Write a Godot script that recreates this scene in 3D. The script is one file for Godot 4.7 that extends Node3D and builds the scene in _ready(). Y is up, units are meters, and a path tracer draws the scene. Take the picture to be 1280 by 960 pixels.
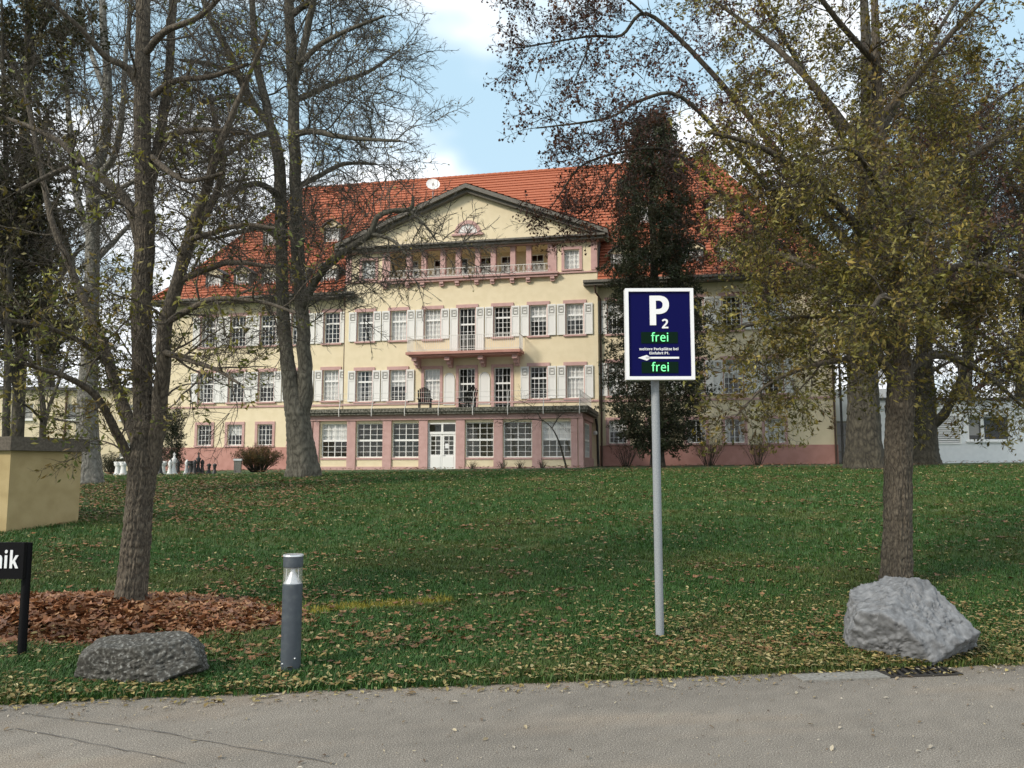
extends Node3D
# A clinic seen across a sloping lawn in late autumn. y is up, the camera stands on the road at the origin and looks towards -z.

const F := 1000.0            # focal length in pixels of the 1280 x 960 photograph
const HZ := 580.0            # row of the horizon
const CAM_H := 1.6
const EDGE := 6.0             # the road's edge lies that far off on the middle axis
const SKEW := 0.142           # and runs away to the right
const YAW := 0.20595         # how far the long facade is turned away from the picture plane
const ORIGIN := Vector3(-2.607, 0.0, -46.0)   # foot of the facade's middle axis

var rng := RandomNumberGenerator.new()
var M := {}
var taken := {}
var pitch := atan((HZ - 480.0) / F)

# ------------------------------------------------------------------ helpers
class Geo:
	var v := PackedVector3Array()
	var n := PackedVector3Array()
	var c := PackedColorArray()
	var i := PackedInt32Array()
	func quad(a: Vector3, b: Vector3, d: Vector3, e: Vector3) -> void:      # clockwise from the front
		var k := v.size()
		var nn := (d - a).cross(b - a).normalized()
		v.append(a); v.append(b); v.append(d); v.append(e)
		for q in 4: n.append(nn)
		i.append(k); i.append(k + 1); i.append(k + 2); i.append(k); i.append(k + 2); i.append(k + 3)
	func tri(a: Vector3, b: Vector3, d: Vector3) -> void:
		var k := v.size()
		var nn := (d - a).cross(b - a).normalized()
		v.append(a); v.append(b); v.append(d)
		for q in 3:
			n.append(nn); i.append(k + q)
	func box(x0: float, x1: float, y0: float, y1: float, z0: float, z1: float) -> void:
		var A := Vector3(x0, y0, z1); var B := Vector3(x1, y0, z1); var C := Vector3(x1, y1, z1); var D := Vector3(x0, y1, z1)
		var E_ := Vector3(x0, y0, z0); var F_ := Vector3(x1, y0, z0); var G := Vector3(x1, y1, z0); var H := Vector3(x0, y1, z0)
		quad(A, D, C, B); quad(F_, G, H, E_); quad(E_, H, D, A); quad(B, C, G, F_); quad(D, H, G, C); quad(E_, A, B, F_)
	func bar(a: Vector3, b: Vector3, w: float, sides := 4) -> void:
		tube(PackedVector3Array([a, b]), PackedFloat32Array([w, w]), sides)
	func tube(p: PackedVector3Array, r: PackedFloat32Array, sides: int, cap := true) -> void:
		var k := v.size()
		var m := p.size()
		var t := (p[1] - p[0]).normalized()
		var side := t.cross(Vector3(0.31, 0.17, 0.93)).normalized()
		for q in m:
			var t2 := (p[mini(q + 1, m - 1)] - p[maxi(q - 1, 0)]).normalized()
			side = (side - t2 * side.dot(t2)).normalized()
			var up := t2.cross(side)
			for s in sides:
				var a := TAU * s / sides
				var o := side * cos(a) + up * sin(a)
				v.append(p[q] + o * r[q])
				n.append(o)
		for q in m - 1:
			for s in sides:
				var a0 := k + q * sides + s
				var a1 := k + q * sides + (s + 1) % sides
				i.append(a0); i.append(a0 + sides); i.append(a1)
				i.append(a1); i.append(a0 + sides); i.append(a1 + sides)
		if cap:
			for e in 2:
				var base := k + (0 if e == 0 else (m - 1) * sides)
				for s in range(1, sides - 1):
					i.append(base); i.append(base + s); i.append(base + s + 1)
	func lathe(prof: Array, sides: int, at := Vector3.ZERO) -> void:        # prof: [radius, height] pairs
		var k := v.size()
		for q in prof.size():
			for s in sides:
				var a := TAU * s / sides
				v.append(at + Vector3(cos(a) * prof[q][0], prof[q][1], sin(a) * prof[q][0]))
				n.append(Vector3.UP)
		for q in prof.size() - 1:
			for s in sides:
				var a0 := k + q * sides + s
				var a1 := k + q * sides + (s + 1) % sides
				i.append(a0); i.append(a1); i.append(a0 + sides)
				i.append(a1); i.append(a1 + sides); i.append(a0 + sides)
		smooth(k)
	func smooth(from := 0) -> void:
		for q in range(from, n.size()): n[q] = Vector3.ZERO
		var q := 0
		while q < i.size():
			var a := i[q]; var b := i[q + 1]; var d := i[q + 2]
			if a >= from:
				var nn := (v[d] - v[a]).cross(v[b] - v[a])
				n[a] += nn; n[b] += nn; n[d] += nn
			q += 3
		for w in range(from, n.size()): n[w] = n[w].normalized()
	func paint(col: Color) -> void:
		while c.size() < v.size(): c.append(col)
	func mesh(m: Material) -> ArrayMesh:
		var arr := []
		arr.resize(Mesh.ARRAY_MAX)
		arr[Mesh.ARRAY_VERTEX] = v
		arr[Mesh.ARRAY_NORMAL] = n
		if c.size() == v.size(): arr[Mesh.ARRAY_COLOR] = c
		arr[Mesh.ARRAY_INDEX] = i
		var am := ArrayMesh.new()
		am.add_surface_from_arrays(Mesh.PRIMITIVE_TRIANGLES, arr)
		am.surface_set_material(0, m)
		return am

func lin(r: float, g: float, b: float) -> Color:
	return Color(r, g, b).linear_to_srgb()

func ray(px: float, py: float) -> Vector3:
	return Vector3((px - 640.0) / F, -(py - 480.0) / F, -1.0).rotated(Vector3.RIGHT, pitch)

func P(px: float, py: float, d: float) -> Vector3:      # the point of that pixel's sight line at distance d along -z
	var r := ray(px, py)
	return Vector3(0, CAM_H, 0) + r * (d / -r.z)

func numbered(called: String) -> String:
	taken[called] = taken.get(called, -1) + 1
	return called if taken[called] == 0 else "%s_%03d" % [called, taken[called]]

func thing(called: String, label: String, category: String, at := Vector3.ZERO, turn := 0.0, group := "") -> Node3D:
	var o := Node3D.new()
	o.name = numbered(called)
	add_child(o)
	o.position = at
	o.rotation.y = turn
	o.set_meta("label", label)
	o.set_meta("category", category)
	if group: o.set_meta("group", group)
	return o

func put(called: String, mesh: Mesh, parent: Node3D, at := Vector3.ZERO) -> MeshInstance3D:
	var o := MeshInstance3D.new()
	o.name = called
	o.mesh = mesh
	parent.add_child(o, true)
	o.position = at
	return o

func geo(called: String, g: Geo, m: Material, parent: Node3D, at := Vector3.ZERO) -> MeshInstance3D:
	return put(called, g.mesh(m), parent, at)

func node(called: String, parent: Node3D, at := Vector3.ZERO, turn := 0.0) -> Node3D:
	var o := Node3D.new()
	o.name = called
	parent.add_child(o, true)
	o.position = at
	o.rotation.y = turn
	return o

func struct_(o: Node3D) -> Node3D:
	o.set_meta("kind", "structure")
	return o

func ramp(stops: Array) -> Gradient:          # stops: [offset, linear colour as Vector3]
	var g := Gradient.new()
	var off := PackedFloat32Array()
	var col := PackedColorArray()
	for s in stops:
		off.append(s[0])
		col.append(lin(s[1].x, s[1].y, s[1].z))
	g.offsets = off
	g.colors = col
	return g

func noise_tex(seed_: int, freq: float, stops: Array, oct := 4, kind := FastNoiseLite.TYPE_SIMPLEX_SMOOTH, ridged_ := false, size := 512) -> NoiseTexture2D:
	var f := FastNoiseLite.new()
	f.seed = seed_
	f.noise_type = kind
	f.frequency = freq
	f.fractal_octaves = oct
	if ridged_: f.fractal_type = FastNoiseLite.FRACTAL_RIDGED
	var t := NoiseTexture2D.new()
	t.width = size
	t.height = size
	t.seamless = true
	t.noise = f
	if stops: t.color_ramp = ramp(stops)
	return t

func mat(called: String, col: Vector3, rough := 0.8, metal := 0.0) -> StandardMaterial3D:
	var m := StandardMaterial3D.new()
	m.resource_name = called
	m.albedo_color = lin(col.x, col.y, col.z)
	m.roughness = rough
	m.metallic = metal
	M[called] = m
	return m

func tex_mat(called: String, seed_: int, freq: float, stops: Array, size_m: Vector3, rough := 0.85, relief := 0.0, oct := 4, kind := FastNoiseLite.TYPE_SIMPLEX_SMOOTH, ridged_ := false) -> StandardMaterial3D:
	var m := StandardMaterial3D.new()
	m.resource_name = called
	m.albedo_texture = noise_tex(seed_, freq, stops, oct, kind, ridged_)
	m.uv1_triplanar = true
	m.uv1_world_triplanar = true
	m.uv1_scale = Vector3(1.0 / size_m.x, 1.0 / size_m.y, 1.0 / size_m.z)
	m.roughness = rough
	if relief > 0.0:
		m.heightmap_enabled = true
		m.heightmap_texture = noise_tex(seed_, freq, [], oct, kind, ridged_)
		m.heightmap_scale = relief
		m.heightmap_flip_texture = ridged_
	M[called] = m
	return m

func leaf_mat(called: String, back: Vector3) -> StandardMaterial3D:
	var m := mat(called, Vector3(1, 1, 1), 0.6)
	m.vertex_color_use_as_albedo = true
	m.backlight_enabled = true
	m.backlight = lin(back.x, back.y, back.z)
	m.cull_mode = BaseMaterial3D.CULL_DISABLED
	return m

func rnd(a: float, b: float) -> float:
	return rng.randf_range(a, b)

# ------------------------------------------------------------------ terrain
const RISE := [[-400.0, 0.0], [6.0, 0.0], [7.3, 0.055], [8.5, 0.12], [10.0, 0.24], [12.0, 0.42], [14.0, 0.58], [17.0, 0.78], [20.0, 0.93], [24.0, 1.08], [28.0, 1.2], [34.0, 1.32], [40.0, 1.38], [46.0, 1.42], [60.0, 1.45], [1200.0, 1.5]]

func rise(d: float) -> float:
	for k in RISE.size() - 1:
		if d < RISE[k + 1][0]:
			var t: float = (d - RISE[k][0]) / (RISE[k + 1][0] - RISE[k][0])
			return lerpf(RISE[k][1], RISE[k + 1][1], t)
	return RISE[-1][1]

func ground_y(x: float, d: float) -> float:        # d is the distance in front of the camera (-z)
	var s := d - SKEW * x
	if s < EDGE - 0.004: return -0.06
	var w := smoothstep(9.0, 22.0, d)
	var h := lerpf((rise(s - 0.15) + rise(s) + rise(s + 0.15)) / 3.0, (rise(d - 1.0) + rise(d) + rise(d + 1.0)) / 3.0 + 0.012 * clampf(x, -40, 40), w)
	var e := Vector2((x + 4.15) / 2.1, (d - 7.85) / 1.05)      # the mound of raked leaves round the left tree
	h += 0.13 * smoothstep(1.0, 0.0, e.length())
	return h

func on_ground(px: float, py: float, d: float) -> Vector3:
	var p := P(px, py, d)
	return Vector3(p.x, ground_y(p.x, d), -d)
# ------------------------------------------------------------------ scene
func _ready() -> void:
	rng.seed = 71
	camera_and_light()
	materials()
	terrain()
	clinic()
	neighbours()
	street_things()
	garden_things()
	trees()
	litter_and_grass()

func camera_and_light() -> void:
	var cam := Camera3D.new()
	cam.name = "camera"
	add_child(cam)
	cam.position = Vector3(0, CAM_H, 0)
	cam.rotation.x = pitch
	cam.fov = rad_to_deg(2.0 * atan(480.0 / F))
	cam.near = 0.1
	cam.far = 3000.0
	cam.current = true
	var sun := DirectionalLight3D.new()
	sun.name = "sun"
	add_child(sun)
	sun.rotation = Vector3(deg_to_rad(-34.0), deg_to_rad(-52.0), 0)
	sun.light_energy = 0.5
	sun.light_color = Color(1.0, 0.96, 0.9)
	sun.light_angular_distance = 10.0
	sun.shadow_enabled = true
	var env := Environment.new()
	env.background_mode = Environment.BG_SKY
	env.tonemap_mode = Environment.TONE_MAPPER_LINEAR
	env.tonemap_exposure = 2.0
	env.sdfgi_enabled = true
	env.ssao_enabled = true
	env.ssil_enabled = true
	var sm := PanoramaSkyMaterial.new()
	sm.panorama = ImageTexture.create_from_image(sky_image())
	var sky := Sky.new()
	sky.sky_material = sm
	env.sky = sky
	var we := WorldEnvironment.new()
	we.name = "world"
	we.environment = env
	add_child(we)

func sky_image() -> Image:
	var w := 1024
	var h := 512
	var im := Image.create(w, h, false, Image.FORMAT_RGBF)
	var big := FastNoiseLite.new()
	big.seed = 21
	big.frequency = 1.15
	big.fractal_octaves = 6
	big.fractal_gain = 0.52
	var thin := FastNoiseLite.new()
	thin.seed = 5
	thin.frequency = 2.6
	thin.fractal_octaves = 5
	for y in h:
		var el := PI * (0.5 - (y + 0.5) / h)
		var up := sin(el)
		for x in w:
			var a := TAU * (x + 0.5) / w
			var c: Color
			if up < -0.02:
				c = Color(0.22, 0.22, 0.2)
			else:
				var d := Vector3(cos(el) * sin(a), maxf(up, 0.0), cos(el) * cos(a))
				var flat := d / (d.y + 0.28)
				var f := big.get_noise_3d(flat.x * 0.9, flat.y * 2.0, flat.z * 0.9)
				var g := thin.get_noise_3d(flat.x, flat.y * 2.0, flat.z)
				var cover := smoothstep(-0.26, 0.12, f + 0.25 * g + 0.10 * (1.0 - up))
				var blue := Vector3(0.26, 0.385, 0.48).lerp(Vector3(0.37, 0.47, 0.53), pow(1.0 - up, 3.0))
				var white := Vector3(0.66, 0.675, 0.69) * (1.0 + 0.18 * g)
				var q := blue.lerp(white, cover * 0.92)
				c = Color(q.x, q.y, q.z)
			im.set_pixel(x, y, c)
	return im

func materials() -> void:
	tex_mat("plaster_yellow", 3, 0.02, [[0.3, Vector3(0.70, 0.60, 0.41)], [0.5, Vector3(0.72, 0.62, 0.43)], [0.75, Vector3(0.74, 0.64, 0.45)]], Vector3(6, 6, 6), 0.9)
	tex_mat("plaster_pink", 4, 0.02, [[0.3, Vector3(0.48, 0.3, 0.275)], [0.7, Vector3(0.53, 0.34, 0.315)]], Vector3(4, 4, 4), 0.9)
	tex_mat("plaster_plinth", 8, 0.015, [[0.25, Vector3(0.42, 0.215, 0.175)], [0.7, Vector3(0.48, 0.255, 0.215)]], Vector3(5, 5, 5), 0.9)
	tex_mat("plaster_ochre", 9, 0.012, [[0.25, Vector3(0.34, 0.26, 0.125)], [0.55, Vector3(0.38, 0.295, 0.145)], [0.8, Vector3(0.41, 0.32, 0.165)]], Vector3(2.4, 2.4, 2.4), 0.92, 0.3)
	tex_mat("roof_tile", 12, 0.06, [[0.2, Vector3(0.30, 0.085, 0.042)], [0.5, Vector3(0.38, 0.115, 0.057)], [0.8, Vector3(0.46, 0.16, 0.085)]], Vector3(3.1, 3.1, 3.1), 0.85, 0.0, 5)
	tex_mat("slate", 13, 0.03, [[0.3, Vector3(0.06, 0.057, 0.055)], [0.7, Vector3(0.13, 0.125, 0.12)]], Vector3(1.5, 1.5, 1.5), 0.8)
	tex_mat("gutter_grey", 15, 0.03, [[0.3, Vector3(0.1, 0.09, 0.075)], [0.7, Vector3(0.17, 0.155, 0.13)]], Vector3(1.5, 1.5, 1.5), 0.7)
	tex_mat("coping_brown", 19, 0.03, [[0.3, Vector3(0.075, 0.062, 0.046)], [0.7, Vector3(0.12, 0.1, 0.077)]], Vector3(1, 1, 1), 0.85)
	tex_mat("bed_soil", 34, 0.05, [[0.3, Vector3(0.05, 0.035, 0.022)], [0.7, Vector3(0.12, 0.085, 0.055)]], Vector3(1, 1, 1), 0.95)
	tex_mat("mossy_slab", 16, 0.03, [[0.25, Vector3(0.05, 0.048, 0.035)], [0.5, Vector3(0.12, 0.115, 0.09)], [0.8, Vector3(0.24, 0.23, 0.2)]], Vector3(2, 2, 2), 0.9)
	mat("white_paint", Vector3(0.78, 0.78, 0.76), 0.5)
	mat("shutter_white", Vector3(0.72, 0.71, 0.68), 0.6)
	mat("plaque_grey", Vector3(0.34, 0.33, 0.3), 0.7)
	mat("rail_white", Vector3(0.62, 0.6, 0.56), 0.5)
	mat("iron_dark", Vector3(0.035, 0.033, 0.03), 0.5, 0.3)
	mat("copper_brown", Vector3(0.09, 0.055, 0.04), 0.5, 0.4)
	mat("room", Vector3(0.13, 0.115, 0.095), 0.9)
	mat("curtain", Vector3(0.72, 0.72, 0.7), 0.9)
	var glass := mat("glass", Vector3(0.12, 0.14, 0.14), 0.02)
	glass.albedo_color.a = 0.05
	glass.transparency = BaseMaterial3D.TRANSPARENCY_ALPHA
	tex_mat("white_wall", 17, 0.02, [[0.3, Vector3(0.72, 0.74, 0.75)], [0.7, Vector3(0.76, 0.78, 0.79)]], Vector3(4, 4, 4), 0.8)
	tex_mat("concrete", 18, 0.05, [[0.3, Vector3(0.18, 0.17, 0.15)], [0.7, Vector3(0.27, 0.26, 0.235)]], Vector3(1, 1, 1), 0.9, 0.3)
	# ground
	var road := tex_mat("asphalt", 31, 0.11, [[0.2, Vector3(0.11, 0.095, 0.075)], [0.4, Vector3(0.215, 0.188, 0.155)], [0.6, Vector3(0.26, 0.23, 0.19)], [0.82, Vector3(0.47, 0.42, 0.36)]], Vector3(0.6, 0.6, 0.6), 0.9, 0.3, 2)
	road.vertex_color_use_as_albedo = true
	mat("tar", Vector3(0.10, 0.09, 0.08), 0.8)
	tex_mat("soil_grass", 33, 0.03, [[0.25, Vector3(0.035, 0.055, 0.014)], [0.5, Vector3(0.045, 0.085, 0.018)], [0.75, Vector3(0.06, 0.11, 0.024)]], Vector3(2.3, 2.3, 2.3), 0.95, 0.0, 5)
	leaf_mat("grass_blade", Vector3(0.25, 0.25, 0.1))
	leaf_mat("leaf_live", Vector3(0.45, 0.45, 0.2))
	leaf_mat("leaf_dead", Vector3(0.12, 0.1, 0.06))
	# bark and stone
	bark("bark_ash", 41, Vector3(0.05, 0.042, 0.032), Vector3(0.115, 0.095, 0.07), Vector3(0.2, 0.17, 0.125), Vector3(0.2, 0.62, 0.2), 1.6)
	bark("bark_grey", 42, Vector3(0.06, 0.055, 0.042), Vector3(0.12, 0.11, 0.085), Vector3(0.19, 0.175, 0.14), Vector3(1.0, 2.6, 1.0), 3.0)
	bark("bark_pale", 44, Vector3(0.11, 0.105, 0.09), Vector3(0.2, 0.19, 0.165), Vector3(0.3, 0.285, 0.25), Vector3(0.8, 1.6, 0.8), 2.5)
	bark("bark_dark", 43, Vector3(0.03, 0.026, 0.019), Vector3(0.06, 0.052, 0.037), Vector3(0.11, 0.097, 0.068), Vector3(0.9, 2.4, 0.9), 3.0)
	mat("twig_brown", Vector3(0.055, 0.045, 0.034), 0.9)
	mat("twig_grey", Vector3(0.085, 0.077, 0.064), 0.9)
	mat("twig_dark", Vector3(0.035, 0.028, 0.022), 0.9)
	var stone := tex_mat("rock_light", 51, 0.03, [[0.2, Vector3(0.12, 0.123, 0.127)], [0.45, Vector3(0.175, 0.18, 0.187)], [0.6, Vector3(0.2, 0.205, 0.212)], [0.8, Vector3(0.28, 0.285, 0.293)]], Vector3(1.1, 1.1, 1.1), 0.85, 0.12, 7)
	stone.detail_enabled = true
	stone.detail_blend_mode = BaseMaterial3D.BLEND_MODE_MUL
	stone.detail_albedo = noise_tex(53, 0.007, [[0.0, Vector3(1, 1, 1)], [0.7, Vector3(0.95, 0.95, 0.95)], [0.84, Vector3(0.55, 0.55, 0.55)], [0.95, Vector3(0.16, 0.16, 0.16)]], 4, FastNoiseLite.TYPE_SIMPLEX_SMOOTH, true)
	tex_mat("rock_dark", 52, 0.05, [[0.22, Vector3(0.028, 0.026, 0.022)], [0.5, Vector3(0.065, 0.062, 0.052)], [0.66, Vector3(0.105, 0.102, 0.09)], [0.8, Vector3(0.3, 0.3, 0.28)]], Vector3(0.9, 0.9, 0.9), 0.92, 0.25, 7)
	# street furniture
	tex_mat("bollard_grey", 61, 0.02, [[0.3, Vector3(0.052, 0.064, 0.077)], [0.65, Vector3(0.064, 0.078, 0.092)], [0.9, Vector3(0.085, 0.098, 0.105)]], Vector3(0.8, 0.8, 0.8), 0.45)
	mat("aluminium", Vector3(0.62, 0.63, 0.64), 0.35, 0.7)
	tex_mat("galvanised", 62, 0.05, [[0.3, Vector3(0.22, 0.24, 0.255)], [0.7, Vector3(0.29, 0.31, 0.325)]], Vector3(0.4, 0.4, 0.4), 0.55)
	mat("sign_blue", Vector3(0.0025, 0.003, 0.062), 0.4).metallic_specular = 0.2
	mat("sign_white", Vector3(0.78, 0.79, 0.8), 0.4)
	mat("sign_black", Vector3(0.008, 0.008, 0.009), 0.5).metallic_specular = 0.2
	mat("display_dark", Vector3(0.004, 0.016, 0.009), 0.5).metallic_specular = 0.15
	var led := mat("led_green", Vector3(0.15, 0.7, 0.3), 0.5)
	led.emission_enabled = true
	led.emission = lin(0.2, 1.0, 0.35)
	led.emission_energy_multiplier = 0.35
	mat("chess_white", Vector3(0.72, 0.72, 0.7), 0.5)
	mat("chess_black", Vector3(0.018, 0.018, 0.018), 0.5)
	mat("iron_grate", Vector3(0.045, 0.04, 0.035), 0.6, 0.4)
	mat("clear_plastic", Vector3(0.8, 0.8, 0.75), 0.05)
	M.clear_plastic.albedo_color.a = 0.15
	M.clear_plastic.transparency = BaseMaterial3D.TRANSPARENCY_ALPHA

func bark(called: String, seed_: int, a: Vector3, b: Vector3, c: Vector3, size_m: Vector3, relief: float) -> void:
	tex_mat(called, seed_, 0.02, [[0.15, c], [0.5, b], [0.78, a], [0.95, a * 0.35]], size_m * 2.0, 0.95, relief, 4, FastNoiseLite.TYPE_SIMPLEX_SMOOTH, true)

func terrain() -> void:
	# the ground: one sheet whose rows run along the road's edge
	var g := Geo.new()
	var xs := PackedFloat32Array()
	for x in [-900.0, -400.0, -200.0, -100.0, -60.0, -40.0]: xs.append(x)
	var x := -28.0
	while x <= 28.0:
		xs.append(x)
		x += 0.3 if absf(x) < 8.0 else 1.0
	for q in [40.0, 60.0, 100.0, 200.0, 400.0, 900.0]: xs.append(q)
	var ss := PackedFloat32Array([-400.0, -60.0, -10.0, 0.0, 4.0, EDGE - 0.25, EDGE - 0.014])
	var s := EDGE + 0.006
	while s < 60.0:
		ss.append(s)
		s += 0.18 if s < 11.0 else 0.5 if s < 24.0 else 2.0
	for q in [80.0, 120.0, 250.0, 600.0, 1100.0]: ss.append(q)
	for a in ss:
		for b in xs:
			var d := a + SKEW * b
			g.v.append(Vector3(b, ground_y(b, d), -d))
			g.n.append(Vector3.UP)
	var w := xs.size()
	for r in ss.size() - 1:
		for c in w - 1:
			var k := r * w + c
			for q in [k, k + w, k + w + 1, k, k + w + 1, k + 1]: g.i.append(q)
	g.smooth()
	struct_(geo("ground", g, M.soil_grass, self))
	# the road: worn asphalt with dusty patches, seams and an uneven edge
	var rd := Geo.new()
	var blot := FastNoiseLite.new()
	blot.seed = 9
	blot.frequency = 0.55
	blot.fractal_octaves = 5
	var rx := PackedFloat32Array([-300.0, -120.0, -50.0, -25.0])
	x = -12.0
	while x <= 12.0:
		rx.append(x)
		x += 0.08
	for q in [25.0, 50.0, 120.0, 300.0]: rx.append(q)
	var rs := PackedFloat32Array([-20.0, -4.0, 0.0, 2.5])
	s = 3.4
	while s < EDGE + 0.006:
		rs.append(s)
		s += 0.08
	rs.append(EDGE + 0.036)
	for a in rs:
		for b in rx:
			var a2 := a
			if a > EDGE - 0.045: a2 += 0.035 * blot.get_noise_1d(b * 9.0) + 0.02
			var d := a2 + SKEW * b
			rd.v.append(Vector3(b, 0.004 + 0.004 * blot.get_noise_2d(b * 2.0, a * 2.0), -d))
			rd.n.append(Vector3.UP)
			var f := 0.8 + 0.15 * blot.get_noise_2d(b * 0.7, a * 1.6) + 0.16 * blot.get_noise_2d(b * 9.0, a * 9.0)
			var dust := smoothstep(0.0, 0.5, blot.get_noise_2d(b * 0.5 + 40.0, a * 2.5))
			rd.c.append(Color(f * (1.0 + 0.12 * dust), f * (1.0 + 0.06 * dust), f))
	w = rx.size()
	for r in rs.size() - 1:
		for c in w - 1:
			var k := r * w + c
			for q in [k, k + w, k + w + 1, k, k + w + 1, k + 1]: rd.i.append(q)
	rd.smooth()
	var road := struct_(geo("road", rd, M.asphalt, self))
	for line in [[Vector2(30, 893), Vector2(120, 905), Vector2(210, 918), Vector2(300, 936), Vector2(420, 956)], [Vector2(20, 912), Vector2(90, 925), Vector2(160, 940), Vector2(230, 956)]]:
		var sg := Geo.new()
		var pts := PackedVector3Array()
		for q in line.size():
			var rr := ray(line[q].x, line[q].y)
			var hit := Vector3(0, CAM_H, 0) + rr * (CAM_H / -rr.y)
			if q > 0:
				for e in range(1, 6): pts.append(pts[-1].lerp(hit, 1.0 / (6 - e)) + Vector3(rnd(-0.012, 0.012), 0, rnd(-0.012, 0.012)))
			pts.append(hit)
		for q in pts.size() - 1:
			var side := (pts[q + 1] - pts[q]).cross(Vector3.UP).normalized() * rnd(0.002, 0.005)
			var lift := Vector3(0, 0.0095, 0)
			sg.quad(pts[q] - side + lift, pts[q + 1] - side + lift, pts[q + 1] + side + lift, pts[q] + side + lift)
		geo("seam", sg, M.tar, road)
	# bare soil along the foot of the clinic's wings
	for e in [[7.9, 20.0], [-19.8, -8.0]]:
		var bg := Geo.new()
		var R := Transform3D(Basis(Vector3.UP, -YAW), ORIGIN)
		for q in 40:
			var u0 := lerpf(e[0], e[1], q / 40.0)
			var u1 := lerpf(e[0], e[1], (q + 1) / 40.0)
			var c := []
			for w2 in [[u0, -0.33], [u0, 0.55 + 0.3 * sin(u0 * 3.1)], [u1, 0.55 + 0.3 * sin(u1 * 3.1)], [u1, -0.33]]:
				var wp := R * Vector3(w2[0], 0, w2[1])
				c.append(Vector3(wp.x, ground_y(wp.x, -wp.z) + 0.02, wp.z))
			bg.quad(c[0], c[3], c[2], c[1])
		struct_(geo(numbered("ground_bed"), bg, M.bed_soil, self))
# ------------------------------------------------------------------ the clinic
# Its own axes: x along the facade (0 on the middle axis), y up from the scene's zero, z out of the facade.
var shapes := {}
var holes := {}              # wall name -> openings [x0, x1, y0, y1]

func shared(key: String, make: Callable) -> Mesh:
	if not shapes.has(key): shapes[key] = make.call()
	return shapes[key]

func pierced(g: Geo, x0: float, x1: float, y0: float, y1: float, z: float, open: Array, deep: float) -> void:
	var xs := [x0, x1]
	var ys := [y0, y1]
	for o in open:
		xs.append_array([o[0], o[1]])
		ys.append_array([o[2], o[3]])
	xs.sort()
	ys.sort()
	for a in xs.size() - 1:
		if xs[a + 1] - xs[a] < 0.001: continue
		for b in ys.size() - 1:
			if ys[b + 1] - ys[b] < 0.001: continue
			var mx: float = (xs[a] + xs[a + 1]) / 2
			var my: float = (ys[b] + ys[b + 1]) / 2
			var cut := false
			for o in open:
				if mx > o[0] and mx < o[1] and my > o[2] and my < o[3]: cut = true
			if not cut:
				g.quad(Vector3(xs[a], ys[b], z), Vector3(xs[a], ys[b + 1], z), Vector3(xs[a + 1], ys[b + 1], z), Vector3(xs[a + 1], ys[b], z))
	for o in open:
		var A := Vector3(o[0], o[2], z); var B := Vector3(o[1], o[2], z); var C := Vector3(o[1], o[3], z); var D := Vector3(o[0], o[3], z)
		var k := Vector3(0, 0, -deep)
		g.quad(A, A + k, D + k, D)
		g.quad(B + k, B, C, C + k)
		g.quad(D, D + k, C + k, C)
		g.quad(A + k, A, B, B + k)

func sash(w: float, h: float, cols: int, up: int, low: int, split: float, bar := 0.022) -> ArrayMesh:    # frame and glazing bars, foot at the middle of the sill
	var g := Geo.new()
	var t := 0.055
	g.box(-w / 2, -w / 2 + t, 0, h, -0.03, 0.03)
	g.box(w / 2 - t, w / 2, 0, h, -0.03, 0.03)
	g.box(-w / 2 + t, w / 2 - t, 0, t, -0.028, 0.028)
	g.box(-w / 2 + t, w / 2 - t, h - t, h, -0.028, 0.028)
	var y := h * split
	if up > 0: g.box(-w / 2 + t, w / 2 - t, y - 0.05, y + 0.05, -0.026, 0.034)
	else: y = h
	for c in range(1, cols):
		var x := -w / 2 + w * c / cols
		var b := 0.04 if cols % 2 == 0 and c * 2 == cols else bar
		g.box(x - b / 2, x + b / 2, t, h - t, -0.012, 0.012 + b * 0.2)
	for r in range(1, low):
		var yy := y * r / low
		g.box(-w / 2 + t, w / 2 - t, yy - bar / 2, yy + bar / 2, -0.01, 0.01)
	for r in range(1, up):
		var yy := y + (h - y) * r / up
		g.box(-w / 2 + t, w / 2 - t, yy - bar / 2, yy + bar / 2, -0.01, 0.01)
	return g.mesh(M.white_paint)

func sheet(w: float, h: float, m: Material) -> ArrayMesh:
	var g := Geo.new()
	g.quad(Vector3(-w / 2, 0, 0), Vector3(-w / 2, h, 0), Vector3(w / 2, h, 0), Vector3(w / 2, 0, 0))
	return g.mesh(m)

func drape(w: float, h: float, seed_: int) -> ArrayMesh:
	var g := Geo.new()
	var n := 14
	for k in n:
		var a := -w / 2 + w * k / n
		var b := -w / 2 + w * (k + 1) / n
		var za := 0.03 * sin(k * 2.1 + seed_)
		var zb := 0.03 * sin((k + 1) * 2.1 + seed_)
		g.quad(Vector3(a, 0, za), Vector3(a, h, za), Vector3(b, h, zb), Vector3(b, 0, zb))
	return g.mesh(M.curtain)

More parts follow.
